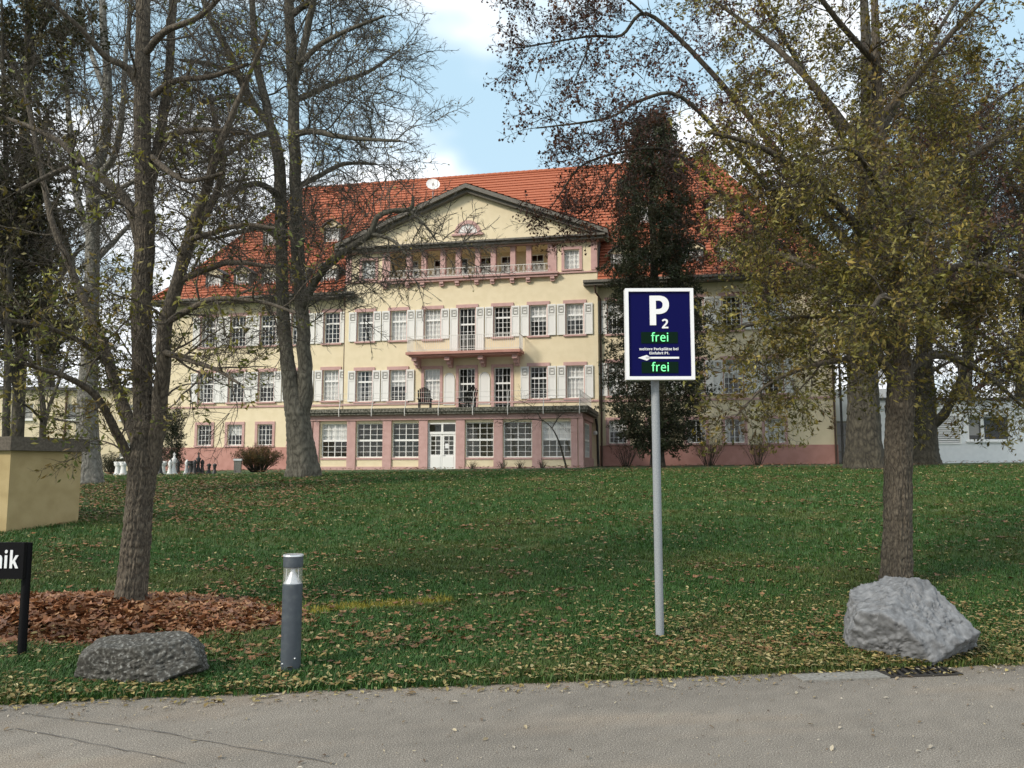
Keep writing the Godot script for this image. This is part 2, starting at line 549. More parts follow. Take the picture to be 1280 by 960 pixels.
# style: "shutters", "plain", "small", "sunroom"
func window(b: Node3D, wall: String, u: float, y: float, w: float, h: float, z: float, style: String, curtain := -1) -> void:
	if not holes.has(wall): holes[wall] = []
	holes[wall].append([u - w / 2, u + w / 2, y, y + h])
	var o := node("window", b, Vector3(u, y, z))
	var key := "%s_%.2f_%.2f" % [style, w, h]
	put("surround", shared("s" + key, func():
		var g := Geo.new()
		var t := 0.16
		if style == "shutters":
			g.box(-w / 2 - 0.17, w / 2 + 0.17, h, h + 0.2, 0.002, 0.07)
			g.box(-w / 2 - 0.10, -w / 2, 0, h, 0.002, 0.03)
			g.box(w / 2, w / 2 + 0.10, 0, h, 0.002, 0.03)
		elif style != "sunroom":
			g.box(-w / 2 - t, w / 2 + t, h, h + 0.17, 0.002, 0.06)
			g.box(-w / 2 - t, -w / 2, 0, h, 0.002, 0.05)
			g.box(w / 2, w / 2 + t, 0, h, 0.002, 0.05)
		else:
			g.box(-w / 2, w / 2, -0.1, -0.002, -0.1, 0.05)
		return g.mesh(M.plaster_pink)), o)
	if style != "sunroom":
		put("sill", shared("l" + key, func():
			var g := Geo.new()
			g.box(-w / 2 - 0.16, w / 2 + 0.16, -0.1, -0.002, -0.1, 0.12)
			return g.mesh(M.plaster_pink)), o)
	var rows: Array = {"shutters": [4, 2, 4, 0.64], "plain": [4, 2, 4, 0.64], "small": [4, 0, 4, 1.0], "sunroom": [4, 3, 3, 0.5], "attic": [3, 0, 4, 1.0]}[style]
	put("frame", shared("f" + key, func(): return sash(w, h, rows[0], rows[1], rows[2], rows[3])), o, Vector3(0, 0, -0.13))
	put("pane", shared("p" + key, func(): return sheet(w - 0.08, h - 0.08, M.glass)), o, Vector3(0, 0.04, -0.137))
	if curtain < 0: curtain = rng.randi() % 6
	if curtain < 3:
		var part: float = [1.0, 0.5, 0.36][curtain]
		put("curtain", shared("c%s%d" % [key, curtain], func(): return drape(w - 0.06, (h - 0.06) * part, curtain)), o, Vector3(0, h - 0.03 - (h - 0.06) * part, -0.24))
	elif curtain == 3:
		for s in [-1, 1]:
			put("curtain", shared("d%s" % key, func(): return drape(w * 0.24, h - 0.06, 4)), o, Vector3(s * w * 0.36, 0.03, -0.25))

func shutter(b: Node3D, u: float, y: float, h: float, z: float) -> void:
	var o := node("shutter", b, Vector3(u, y, z))
	put("leaf", shared("shutter%.2f" % h, func():
		var g := Geo.new()
		var w := 0.235
		g.box(-w, w, 0, h, 0.002, 0.04)
		for e in [[-w, -w + 0.06, 0.0, h], [w - 0.06, w, 0.0, h], [-w + 0.06, w - 0.06, 0.0, 0.09], [-w + 0.06, w - 0.06, h - 0.09, h], [-w + 0.06, w - 0.06, h - 0.62, h - 0.55]]:
			g.box(e[0], e[1], e[2], e[3], 0.042, 0.06)
		return g.mesh(M.shutter_white)), o)
	put("plaque", shared("plaque", func():
		var g := Geo.new()
		g.box(-0.14, 0.14, 0.0, 0.04, 0.043, 0.07)
		g.box(-0.14, 0.14, 0.34, 0.38, 0.043, 0.07)
		g.box(-0.14, -0.11, 0.04, 0.34, 0.043, 0.07)
		g.box(0.11, 0.14, 0.04, 0.34, 0.043, 0.07)
		g.box(-0.06, 0.07, 0.17, 0.24, 0.043, 0.065)
		return g.mesh(M.plaque_grey)), o, Vector3(0, h - 0.5, 0))

func courses(g: Geo, a0: Vector3, a1: Vector3, b0: Vector3, b1: Vector3, n: int) -> void:     # overlapping tile courses between an eave a0-a1 and a ridge b0-b1
	var out := (a1 - a0).cross(b0 - a0).normalized()
	if out.y < 0: out = -out
	for k in n:
		var f0 := float(k) / n
		var f1 := (k + 1.0) / n
		var l := a0.lerp(b0, f0); var r := a1.lerp(b1, f0); var l2 := a0.lerp(b0, f1); var r2 := a1.lerp(b1, f1)
		var up := out * rnd(0.05, 0.075)
		g.quad(l + up, l2 + out * 0.01, r2 + out * 0.01, r + up)
		g.quad(l, l + up, r + up, r)

func clinic() -> void:
	var b := thing("clinic_building", "three storey cream yellow clinic with red tiled hip roof, white shutters and pediment", "building", ORIGIN, -YAW)
	var zw := -0.4
	var cols := [-6.3, -4.2, -2.1, 0.0, 2.1, 4.2, 6.3]
	var wing := [8.62, 10.75, 12.87, 14.9, 16.98]
	# --- windows of the middle block
	for k in 7:
		var u: float = cols[k]
		if k == 3: window(b, "mid", u, 8.0, 0.98, 2.66, 0.0, "shutters", 4)
		else: window(b, "mid", u, 8.88, 0.98, 1.78, 0.0, "shutters")
		for s in [-1, 1]:
			if k == 3: shutter(b, u + s * 0.78, 7.99, 2.67, 0.035)
			else: shutter(b, u + s * 0.78, 8.88, 1.78, 0.035)
		if k == 0 or k == 1 or k >= 5:
			window(b, "mid", u, 5.28, 0.98, 1.84, 0.0, "shutters")
			for s in [-1, 1]: shutter(b, u + s * 0.78, 5.28, 1.84, 0.035)
		else:
			var low: float = 5.28 if k == 2 else 4.6
			window(b, "mid", u, low, 0.98, 7.12 - low, 0.0, "plain", 4 if k == 4 else -1)
	for s in [-1, 1]:
		window(b, "mid", s * 6.15, 12.66, 0.86, 1.14, 0.0, "attic", 0)
	# --- windows of the wings
	for side in [-1, 1]:
		var wn := "wing%d" % side
		for u in wing:
			window(b, wn, side * u, 8.9, 1.0, 1.9, zw, "shutters")
			window(b, wn, side * u, 5.4, 1.0, 1.86, zw, "shutters")
			for s in [-1, 1]:
				shutter(b, side * u + s * 0.79, 8.9, 1.9, zw + 0.035)
				shutter(b, side * u + s * 0.79, 5.4, 1.86, zw + 0.035)
			window(b, wn, side * u, 2.74, 1.0, 1.28, zw, "small")
	# --- outer walls, with their openings
	holes["mid"].append([-4.85, 4.85, 12.55, 14.2])
	var g := Geo.new()
	pierced(g, -7.6, 7.6, 0.8, 14.6, 0.0, holes["mid"], 0.2)
	for side in [-1, 1]:
		var x0: float = -20.1 if side < 0 else 7.6
		pierced(g, x0, x0 + 12.5, 0.8, 11.75, zw, holes["wing%d" % side], 0.2)
		var sx: float = side * 7.6
		g.quad(Vector3(sx, 0.8, zw), Vector3(sx, 14.6, zw), Vector3(sx, 14.6, 0), Vector3(sx, 0.8, 0))
		g.quad(Vector3(side * 20.1, 0.8, zw), Vector3(side * 20.1, 11.75, zw), Vector3(side * 20.1, 11.75, -15), Vector3(side * 20.1, 0.8, -15))
	g.quad(Vector3(-20.1, 0.8, -15), Vector3(-20.1, 11.75, -15), Vector3(20.1, 11.75, -15), Vector3(20.1, 0.8, -15))
	g.tri(Vector3(-7.6, 14.6, 0), Vector3(0, 17.5, 0), Vector3(7.6, 14.6, 0))
	geo("wall", g, M.plaster_yellow, b)
	g = Geo.new()
	for y in [1.15, 4.62, 8.05, 11.72]: g.box(-20.0, 20.0, y - 0.12, y, -14.9, -0.62)
	g.box(-20.0, 20.0, 1.2, 11.6, -4.6, -4.45)
	for u in [-19.0, -14.0, -9.5, -5.2, -3.1, 3.1, 5.2, 9.6, 13.9, 18.4]: g.box(u - 0.06, u + 0.06, 1.2, 11.6, -4.45, -0.62)
	geo("inner_floors", g, M.room, b)
	# --- plinth and bands
	for e in [[-20.14, -7.6], [7.6, 20.14]]:
		g = Geo.new()
		g.box(e[0], e[1], 0.8, 2.62, zw - 0.05, zw + 0.04)
		geo("plinth", g, M.plaster_plinth, b)
	for e in [[-20.12, -7.64, zw], [-7.62, 7.62, 0.0], [7.64, 20.12, zw]]:
		g = Geo.new()
		g.box(e[0], e[1], 5.06, 5.17, e[2] + 0.002, e[2] + 0.06)
		geo("string_course", g, M.plaster_pink, b)
	for s in [-1, 1]:
		g = Geo.new()
		g.box(s * 7.42 - 0.17, s * 7.42 + 0.17, 12.56, 14.24, 0.002, 0.06)
		geo("corner_pilaster", g, M.plaster_pink, b)
	# --- loggia under the pediment
	g = Geo.new()
	var doors := []
	for u in [-3.9, -2.1, -0.75, 0.75, 2.1, 3.9]: doors.append([u - 0.4, u + 0.4, 12.5, 14.0])
	pierced(g, -4.85, 4.85, 12.3, 14.3, -1.4, doors, 0.1)
	for s in [-1, 1]: g.quad(Vector3(s * 4.86, 12.3, 0), Vector3(s * 4.86, 14.3, 0), Vector3(s * 4.86, 14.3, -1.4), Vector3(s * 4.86, 12.3, -1.4))
	g.quad(Vector3(-4.9, 14.22, 0), Vector3(4.9, 14.22, 0), Vector3(4.9, 14.22, -1.5), Vector3(-4.9, 14.22, -1.5))
	g.quad(Vector3(-4.9, 12.5, 0), Vector3(4.9, 12.5, 0), Vector3(4.9, 12.5, -1.5), Vector3(-4.9, 12.5, -1.5))
	geo("loggia_recess", g, M.plaster_yellow, b)
	for u in [-3.9, -2.1, -0.75, 0.75, 2.1, 3.9]:
		var d := node("loggia_door", b, Vector3(u, 12.5, -1.44))
		put("frame", shared("loggia_frame", func(): return sash(0.8, 1.5, 2, 1, 2, 0.7)), d)
		put("pane", shared("loggia_pane", func(): return sheet(0.74, 1.46, M.glass)), d, Vector3(0, 0.02, -0.006))
		put("blind", shared("loggia_blind", func(): return sheet(0.5, 0.8, M.curtain)), d, Vector3(0.08 * sign(u), 0.02, -0.03))
	for m in [-3.17, -1.06, 1.06, 3.17]:
		for s in [-1, 1]:
			g = Geo.new()
			g.box(-0.15, 0.15, 0, 1.62, -0.17, 0.17)
			g.box(-0.18, 0.18, 1.62, 1.7, -0.2, 0.2)
			g.box(-0.18, 0.18, 0.0, 0.08, -0.2, 0.2)
			geo("loggia_column", g, M.plaster_pink, b, Vector3(m + s * 0.47, 12.52, -0.2))
	for s in [-1, 1]:
		g = Geo.new()
		g.box(-0.25, 0.25, 0, 1.72, 0.002, 0.07)
		geo("loggia_pier", g, M.plaster_pink, b, Vector3(s * 5.02, 12.52, 0))
	g = Geo.new()
	g.box(-5.35, 5.35, 12.26, 12.4, 0.002, 0.28)
	g.box(-5.4, 5.4, 12.4, 12.5, 0.002, 0.38)
	g.box(-7.62, -5.4, 12.42, 12.5, 0.002, 0.08)
	g.box(5.4, 7.62, 12.42, 12.5, 0.002, 0.08)
	geo("loggia_sill", g, M.plaster_pink, b)
	for m in [-5.05, -3.64, -2.7, -1.53, -0.59, 0.59, 1.53, 2.7, 3.64, 5.05]:
		g = Geo.new()
		g.box(-0.12, 0.12, 12.0, 12.258, 0.002, 0.16)
		g.box(-0.12, 0.12, 12.12, 12.258, 0.16, 0.25)
		geo("corbel", g, M.plaster_pink, b, Vector3(m, 0, 0))
	g = Geo.new()
	for y in [12.56, 13.0]: g.box(-4.8, 4.8, y, y + 0.035, 0.2, 0.235)
	for k in 64:
		var u := -4.75 + 9.5 * k / 63.0
		if k % 2 == 0: g.box(u - 0.012, u + 0.012, 12.5, 13.0, 0.208, 0.228)
		else:
			var ring := PackedVector3Array()
			var rr := PackedFloat32Array()
			for q in 9:
				ring.append(Vector3(u + 0.11 * cos(TAU * q / 8.0), 12.79 + 0.17 * sin(TAU * q / 8.0), 0.218))
				rr.append(0.012)
			g.tube(ring, rr, 3, false)
	geo("loggia_railing", g, M.rail_white, b)
	# --- entablature and pediment
	g = Geo.new()
	g.box(-8.0, 8.0, 14.26, 14.42, -0.3, 0.42)
	g.box(-8.1, 8.1, 14.42, 14.52, -0.3, 0.6)
	geo("cornice", g, M.gutter_grey, b)
	g = Geo.new()
	g.box(-7.7, 7.7, 14.2, 14.257, -0.1, 0.2)
	geo("cornice_board", g, M.plaster_pink, b)
	for s in [-1, 1]:
		g = Geo.new()
		var lo := Vector3(s * 8.25, 14.4, 0); var hi := Vector3(0, 17.62, 0)
		for e in [[0.0, 0.2, 0.36], [0.2, 0.44, 0.62]]:
			var d0 := Vector3(0, e[0] - 0.12, 0); var d1 := Vector3(0, e[1] - 0.12, 0); var zz := Vector3(0, 0, e[2]); var zb := Vector3(0, 0, -0.05)
			g.quad(lo + d0 + zz, lo + d1 + zz, hi + d1 + zz, hi + d0 + zz)
			g.quad(lo + d0 + zb, lo + d0 + zz, hi + d0 + zz, hi + d0 + zb)
			g.quad(lo + d1 + zb, lo + d1 + zz, hi + d1 + zz, hi + d1 + zb)
			g.quad(lo + d0 + zb, lo + d1 + zb, lo + d1 + zz, lo + d0 + zz)
		geo("raking_cornice", g, M.gutter_grey, b)
		g = Geo.new()
		courses(g, Vector3(s * 8.3, 14.74, 0.55), Vector3(s * 8.3, 14.74, -2.2), Vector3(0, 17.98, 0.55), Vector3(0, 17.98, -5.0), 22)
		geo("pediment_roof", g, M.roof_tile, b)
		g = Geo.new()                                   # slated cheek of the raised middle
		g.quad(Vector3(s * 7.62, 11.8, -0.2), Vector3(s * 7.62, 14.7, -0.2), Vector3(s * 7.62, 14.7, -2.4), Vector3(s * 7.62, 11.8, -2.4))
		g.box(s * 7.62 - 0.02, s * 7.62 + 0.02, 11.9, 14.4, -0.5, -0.2)
		geo("slate_cheek", g, M.slate, b)
	var lun := node("lunette", b, Vector3(0, 15.1, 0))
	var ls := Geo.new(); var lg := Geo.new(); var lb := Geo.new()
	for k in 16:
		var a0 := PI * k / 16.0; var a1 := PI * (k + 1) / 16.0
		var p0 := Vector3(cos(a0), sin(a0), 0); var p1 := Vector3(cos(a1), sin(a1), 0)
		ls.quad(p1 * 0.58 + Vector3(0, 0, 0.06), p1 * 0.8 + Vector3(0, 0, 0.06), p0 * 0.8 + Vector3(0, 0, 0.06), p0 * 0.58 + Vector3(0, 0, 0.06))
		ls.quad(p0 * 0.58, p0 * 0.58 + Vector3(0, 0, 0.06), p1 * 0.58 + Vector3(0, 0, 0.06), p1 * 0.58)
		ls.quad(p0 * 0.8, p1 * 0.8, p1 * 0.8 + Vector3(0, 0, 0.06), p0 * 0.8 + Vector3(0, 0, 0.06))
		lg.tri(Vector3(0, 0, 0.012), p1 * 0.58 + Vector3(0, 0, 0.012), p0 * 0.58 + Vector3(0, 0, 0.012))
	for k in range(1, 5): lb.bar(Vector3(0, 0, 0.02), Vector3(cos(PI * k / 5.0), sin(PI * k / 5.0), 0) * 0.58 + Vector3(0, 0, 0.02), 0.014)
	ls.box(-0.95, 0.95, -0.12, 0.0, 0.002, 0.14)
	geo("surround", ls, M.plaster_pink, lun)
	geo("pane", lg, M.curtain, lun)
	geo("glazing_bar", lb, M.plaster_pink, lun)
	# --- main roof
	var RZ := -7.3
	var RY := 21.3
	var kick := Vector3(0, 12.75, -0.5)
	for side in [-1, 1]:
		g = Geo.new()                                   # below the kick, either side of the middle block
		courses(g, Vector3(side * 7.64, 11.82, 0.5), Vector3(side * 20.65, 11.82, 0.5), Vector3(side * 7.64, 12.75, -0.5), Vector3(side * 19.8, 12.75, -0.5), 4)
		var f := (14.72 - 12.75) / (RY - 12.75)
		var mid_l := Vector3(side * 7.64, 14.72, lerpf(-0.5, RZ, f))
		var mid_r := Vector3(side * 19.8, 12.75, -0.5).lerp(Vector3(side * 14.05, RY, RZ), f)
		courses(g, Vector3(side * 7.64, 12.75, -0.5), Vector3(side * 19.8, 12.75, -0.5), mid_l, mid_r, 9)
		geo("roof_slope", g, M.roof_tile, b)
		g = Geo.new()                                   # hipped end
		courses(g, Vector3(side * 20.65, 11.82, 0.5), Vector3(side * 20.65, 11.82, -15.1), Vector3(side * 19.8, 12.75, -0.5), Vector3(side * 19.8, 12.75, -14.1), 4)
		courses(g, Vector3(side * 19.8, 12.75, -0.5), Vector3(side * 19.8, 12.75, -14.1), Vector3(side * 14.05, RY, RZ), Vector3(side * 14.05, RY, RZ - 0.01), 34)
		geo("roof_hip", g, M.roof_tile, b)
		g = Geo.new()
		g.bar(Vector3(side * 20.65, 11.9, 0.5), Vector3(side * 19.8, 12.85, -0.5), 0.13, 6)
		g.bar(Vector3(side * 19.8, 12.83, -0.5), Vector3(side * 14.05, RY + 0.06, RZ), 0.13, 6)
		geo("hip_ridge", g, M.roof_tile, b)
	g = Geo.new()
	var fu := (14.72 - 12.75) / (RY - 12.75)
	courses(g, Vector3(-19.8, 12.75, -0.5).lerp(Vector3(-14.05, RY, RZ), fu), Vector3(19.8, 12.75, -0.5).lerp(Vector3(14.05, RY, RZ), fu), Vector3(-14.05, RY, RZ), Vector3(14.05, RY, RZ), 27)
	courses(g, Vector3(-20.65, 11.82, -15.1), Vector3(20.65, 11.82, -15.1), Vector3(-14.05, RY, RZ), Vector3(14.05, RY, RZ), 20)
	geo("roof_slope", g, M.roof_tile, b)
	g = Geo.new()
	for k in 70: g.bar(Vector3(-14.05 + 28.1 * k / 70.0, RY + 0.02, RZ), Vector3(-14.05 + 28.1 * (k + 1) / 70.0 + 0.04, RY + 0.05, RZ), 0.14, 7)
	geo("roof_ridge", g, M.roof_tile, b)
	for side in [-1, 1]:
		g = Geo.new()
		var a: float = minf(side * 6.85, side * 20.7); var c: float = maxf(side * 6.85, side * 20.7)
		g.box(a, c, 11.72, 11.86, 0.42, 0.58)
		g.box(a, c, 11.58, 11.72, 0.005, 0.46)
		g.box(minf(side * 7.61, side * 20.5), maxf(side * 7.61, side * 20.5), 11.6, 11.74, -0.6, 0.004)
		geo("eave_gutter", g, M.gutter_grey, b)
		for u in [side * 7.72, side * 20.0]:
			g = Geo.new()
			g.tube(PackedVector3Array([Vector3(u - side * 0.25, 11.6, 0.4), Vector3(u - side * 0.2, 11.2, 0.3), Vector3(u, 10.9, zw + 0.12), Vector3(u, 1.3, zw + 0.12)]), PackedFloat32Array([0.055, 0.055, 0.055, 0.055]), 6)
			geo("downpipe", g, M.copper_brown, b)
	# --- dormers
	for side in [-1, 1]:
		for u in [8.9, 10.9, 12.88, 14.8, 16.75]: dormer(b, side * u, 12.5, -0.45, 0.86, 1.05, false)
	for u in [-14.3, -9.95, 9.95, 14.36]: dormer(b, u, 15.75, -3.0, 0.86, 1.25, true)
	balcony(b)
	sunroom(b)
	# --- niches
	for u in [-1.05, 1.05]:
		g = Geo.new()
		g.box(-0.25, 0.25, 0.0, 1.55, 0.002, 0.035)
		for k in 10:
			var a0 := PI * k / 10.0; var a1 := PI * (k + 1) / 10.0
			g.tri(Vector3(0, 1.55, 0.035), Vector3(0.25 * cos(a1), 1.55 + 0.25 * sin(a1), 0.035), Vector3(0.25 * cos(a0), 1.55 + 0.25 * sin(a0), 0.035))
		for k in 10:
			var a0 := PI * k / 10.0; var a1 := PI * (k + 1) / 10.0
			g.bar(Vector3(0.29 * cos(a0), 1.55 + 0.29 * sin(a0), 0.02), Vector3(0.29 * cos(a1), 1.55 + 0.29 * sin(a1), 0.02), 0.04)
		for s in [-1, 1]: g.box(s * 0.29 - 0.04, s * 0.29 + 0.04, 0, 1.55, 0.002, 0.055)
		geo("niche", g, M.shutter_white, b, Vector3(u, 5.0, 0))

func dormer(b: Node3D, u: float, y: float, z: float, w: float, h: float, upper: bool) -> void:
	var o := node("dormer", b, Vector3(u, y, z))
	var back := -2.2 if not upper else -1.9
	put("cheeks", shared("dorm_c%.2f%s" % [h, upper], func():
		var g := Geo.new()
		g.box(-w / 2 - 0.16, -w / 2 - 0.02, -0.1, h + 0.08, back, 0.0)
		g.box(w / 2 + 0.02, w / 2 + 0.16, -0.1, h + 0.08, back, 0.0)
		g.box(-w / 2 - 0.2, w / 2 + 0.2, -0.16, -0.02, -0.3, 0.06)
		return g.mesh(M.slate)), o)
	put("frame", shared("dorm_f%.2f" % h, func(): return sash(w, h, 4, 0, 4, 1.0, 0.026)), o, Vector3(0, 0, -0.06))
	put("pane", shared("dorm_p%.2f" % h, func(): return sheet(w - 0.06, h - 0.06, M.glass)), o, Vector3(0, 0.03, -0.065))
	put("curtain", shared("dorm_d%.2f" % h, func(): return drape(w, h * 0.9, 2)), o, Vector3(0, 0.1, -0.2))
	put("gable", shared("dorm_g%.2f" % h, func():
		var g := Geo.new()
		var e := w / 2 + 0.16
		g.quad(Vector3(-e, h + 0.05, 0.01), Vector3(0, h + 0.42, 0.01), Vector3(e, h + 0.05, 0.01), Vector3(0, h + 0.04, 0.01))
		g.box(-e, e, h, h + 0.07, -0.1, 0.03)
		return g.mesh(M.plaster_yellow)), o)
	put("hood", shared("dorm_h%.2f%s" % [h, upper], func():
		var g := Geo.new()
		var e := w / 2 + 0.3
		var pr := [Vector2(-e, h - 0.02), Vector2(-e * 0.6, h + 0.22), Vector2(0, h + 0.47), Vector2(e * 0.6, h + 0.22), Vector2(e, h - 0.02)]
		for k in 4:
			var p: Vector2 = pr[k]; var q: Vector2 = pr[k + 1]
			g.quad(Vector3(p.x, p.y + 0.07, 0.18), Vector3(p.x, p.y + 0.07, back), Vector3(q.x, q.y + 0.07, back), Vector3(q.x, q.y + 0.07, 0.18))
			g.quad(Vector3(p.x, p.y, 0.18), Vector3(p.x, p.y + 0.07, 0.18), Vector3(q.x, q.y + 0.07, 0.18), Vector3(q.x, q.y, 0.18))
			g.quad(Vector3(p.x, p.y, 0.18), Vector3(q.x, q.y, 0.18), Vector3(q.x, q.y, back), Vector3(p.x, p.y, back))
		return g.mesh(M.slate)), o)

func balcony(b: Node3D) -> void:
	var o := node("balcony", b, Vector3(0.05, 0, 0))
	var g := Geo.new()
	g.box(-3.35, 3.35, 7.82, 7.97, 0.1, 1.3)
	g.box(-3.2, 3.2, 7.72, 7.82, 0.1, 1.15)
	geo("slab", g, M.plaster_plinth, o)
	for u in [-2.95, -0.98, 0.98, 2.95]:
		g = Geo.new()
		g.box(-0.14, 0.14, 7.5, 7.718, 0.002, 1.0)
		g.box(-0.13, 0.13, 7.3, 7.498, 0.002, 0.62)
		g.box(-0.12, 0.12, 7.16, 7.298, 0.002, 0.35)
		geo("bracket", g, M.plaster_pink, o, Vector3(u, 0, 0))
	g = Geo.new()
	for y in [8.06, 8.86]:
		g.box(-3.28, 3.28, y, y + 0.03, 1.2, 1.23)
		for s in [-1, 1]: g.box(s * 3.265 - 0.015, s * 3.265 + 0.015, y, y + 0.03, 0.1, 1.2)
	for k in 61: g.box(-3.27 + 6.54 * k / 60.0 - 0.008, -3.27 + 6.54 * k / 60.0 + 0.008, 7.97, 8.87, 1.207, 1.223)
	for k in 10:
		for s in [-1, 1]: g.box(s * 3.265 - 0.008, s * 3.265 + 0.008, 7.97, 8.87, 0.15 + 0.11 * k, 0.166 + 0.11 * k)
	geo("railing", g, M.rail_white, o)

func sunroom(b: Node3D) -> void:
	var o := node("sunroom", b)
	var zf := 5.0
	var us := [-5.88, -3.9, -1.93, 0.04, 2.02, 4.0, 5.97]
	var open := []
	for k in 7:
		var u: float = us[k]
		if k == 3: open.append([u - 0.78, u + 0.78, 1.3, 3.72])
		else: open.append([u - 0.74, u + 0.74, 1.93, 3.72])
	var g := Geo.new()
	pierced(g, -7.2, 7.2, 0.9, 3.86, zf, open, 0.16)
	g.quad(Vector3(-7.2, 0.9, zf), Vector3(-7.2, 3.86, zf), Vector3(-7.2, 3.86, 0.01), Vector3(-7.2, 0.9, 0.01))
	var sg := Geo.new()
	pierced(sg, -zf, -0.01, 0.9, 3.86, 0.0, [[-3.4, -1.2, 1.93, 3.72]], 0.1)
	geo("side_wall", sg, M.plaster_pink, o, Vector3(7.2, 0, 0)).rotation.y = PI / 2
	geo("front_wall", g, M.plaster_yellow, o)
	g = Geo.new()
	for s in [-1, 1]: g.box(s * 7.2 - 0.12, s * 7.2 + 0.12, 0.9, 3.86, 4.7, 5.12)
	for k in 6:
		var u: float = (us[k] + us[k + 1]) / 2
		g.box(u - 0.235, u + 0.235, 0.9, 3.86, zf + 0.002, zf + 0.1)
	for s in [-1, 1]: g.box(s * 6.87 - 0.16, s * 6.87 + 0.16, 0.9, 3.86, zf + 0.002, zf + 0.1)
	for k in 7:
		if k != 3: g.box(us[k] - 0.76, us[k] + 0.76, 0.9, 1.46, zf + 0.002, zf + 0.06)
	g.box(-7.3, 7.3, 3.862, 4.14, -0.2, zf + 0.16)
	for s in [-1, 1]: g.box(s * 7.25 - 0.05, s * 7.25 + 0.05, 0.9, 1.9, 0.02, 4.7)
	geo("pier_frame", g, M.plaster_pink, o)
	g = Geo.new()
	g.box(-7.55, 7.55, 4.142, 4.26, 0.1, zf + 0.42)
	g.box(-7.6, 7.6, 4.26, 4.46, 0.1, zf + 0.5)
	geo("roof_slab", g, M.mossy_slab, o)
	g = Geo.new()
	g.box(-7.1, 7.1, 1.15, 1.22, 0.1, 4.8)
	g.box(-7.1, 7.1, 3.9, 3.95, 0.1, 4.8)
	geo("room", g, M.room, o)
	var keep = holes.get("sun", [])
	for k in 7:
		if k == 3: continue
		window(b, "sun", us[k], 1.93, 1.48, 1.79, zf, "sunroom", 5 if k in [1, 2, 4, 5] else 1)
	# side window, seen at a slant
	var sw := node("side_window", b, Vector3(7.16, 1.93, 2.3), PI / 2)
	put("frame", shared("sidef", func(): return sash(2.2, 1.79, 6, 3, 3, 0.5)), sw)
	put("pane", shared("sidep", func(): return sheet(2.1, 1.7, M.glass)), sw, Vector3(0, 0.04, -0.01))
	# double door with a fanlight
	var d := node("double_door", b, Vector3(us[3], 1.3, zf - 0.08))
	g = Geo.new()
	g.box(-0.78, -0.7, 0, 2.42, -0.06, 0.06)
	g.box(0.7, 0.78, 0, 2.42, -0.06, 0.06)
	g.box(-0.7, 0.7, 2.34, 2.42, -0.06, 0.06)
	g.box(-0.7, 0.7, 1.82, 1.95, -0.06, 0.06)
	g.box(-0.05, 0.05, 1.95, 2.34, -0.05, 0.05)
	geo("frame", g, M.white_paint, d)
	for s in [-1, 1]:
		g = Geo.new()
		var c: float = s * 0.352
		g.box(c - 0.345, c + 0.345, 0.0, 0.78, -0.03, 0.03)
		g.box(c - 0.25, c + 0.25, 0.1, 0.68, 0.032, 0.045)
		g.box(c - 0.345, c - 0.25, 0.78, 1.81, -0.03, 0.03)
		g.box(c + 0.25, c + 0.345, 0.78, 1.81, -0.03, 0.03)
		g.box(c - 0.25, c + 0.25, 1.72, 1.81, -0.028, 0.028)
		g.box(c - 0.015, c + 0.015, 0.78, 1.72, -0.02, 0.02)
		for y in [1.0, 1.24, 1.48]: g.box(c - 0.25, c + 0.25, y - 0.014, y + 0.014, -0.018, 0.018)
		geo("door_leaf", g, M.white_paint, d)
	geo("handle", bar_geo(Vector3(0.03, 0.75, 0.07), Vector3(0.16, 0.75, 0.07), 0.016), M.aluminium, d)
	put("pane", sheet(1.4, 1.62, M.glass), d, Vector3(0, 0.76, -0.005))
	put("notice", sheet(0.17, 0.24, M.sign_white), d, Vector3(0.24, 1.1, 0.012))
	g = Geo.new()
	g.box(us[3] - 1.3, us[3] + 1.3, 0.9, 1.3, zf + 0.11, zf + 0.9)
	geo("doorstep", g, M.concrete, o)
	# terrace rail on the roof
	g = Geo.new()
	for k in 9:
		var u := -7.2 + 14.4 * k / 8.0
		g.tube(PackedVector3Array([Vector3(u, 4.05, zf + 0.56), Vector3(u, 4.4, zf + 0.58), Vector3(u, 4.56, zf + 0.46), Vector3(u, 5.25, zf + 0.4)]), PackedFloat32Array([0.025, 0.025, 0.025, 0.02]), 5)
	geo("rail_post", g, M.rail_white, o)
	g = Geo.new()
	for y in [4.72, 4.98, 5.25]:
		g.bar(Vector3(-7.2, y, zf + 0.4), Vector3(7.2, y, zf + 0.4), 0.009)
		for s in [-1, 1]: g.bar(Vector3(s * 7.2, y, zf + 0.4), Vector3(s * 7.2, y, 0.1), 0.009)
	for k in 29:
		for s in [1]: g.bar(Vector3(s * 7.2, 4.5, 0.2 + 0.18 * k), Vector3(s * 7.2, 5.25, 0.2 + 0.18 * k), 0.007)
	geo("rail", g, M.rail_white, o)
	# lamp and downpipe in the corner on the right
	g = Geo.new()
	g.lathe([[0.0, -0.12], [0.11, -0.09], [0.13, 0.0], [0.1, 0.1], [0.0, 0.13]], 10)
	geo("wall_lamp", g, M.shutter_white, o, Vector3(7.42, 3.3, 0.35))
	g = Geo.new()
	g.tube(PackedVector3Array([Vector3(7.45, 4.1, 0.15), Vector3(7.5, 3.7, 0.0), Vector3(7.55, 1.3, 0.0)]), PackedFloat32Array([0.07, 0.07, 0.07]), 6)
	geo("corner_downpipe", g, M.iron_dark, o)

func bar_geo(a: Vector3, c: Vector3, r: float) -> Geo:
	var g := Geo.new()
	g.bar(a, c, r, 6)
	return g
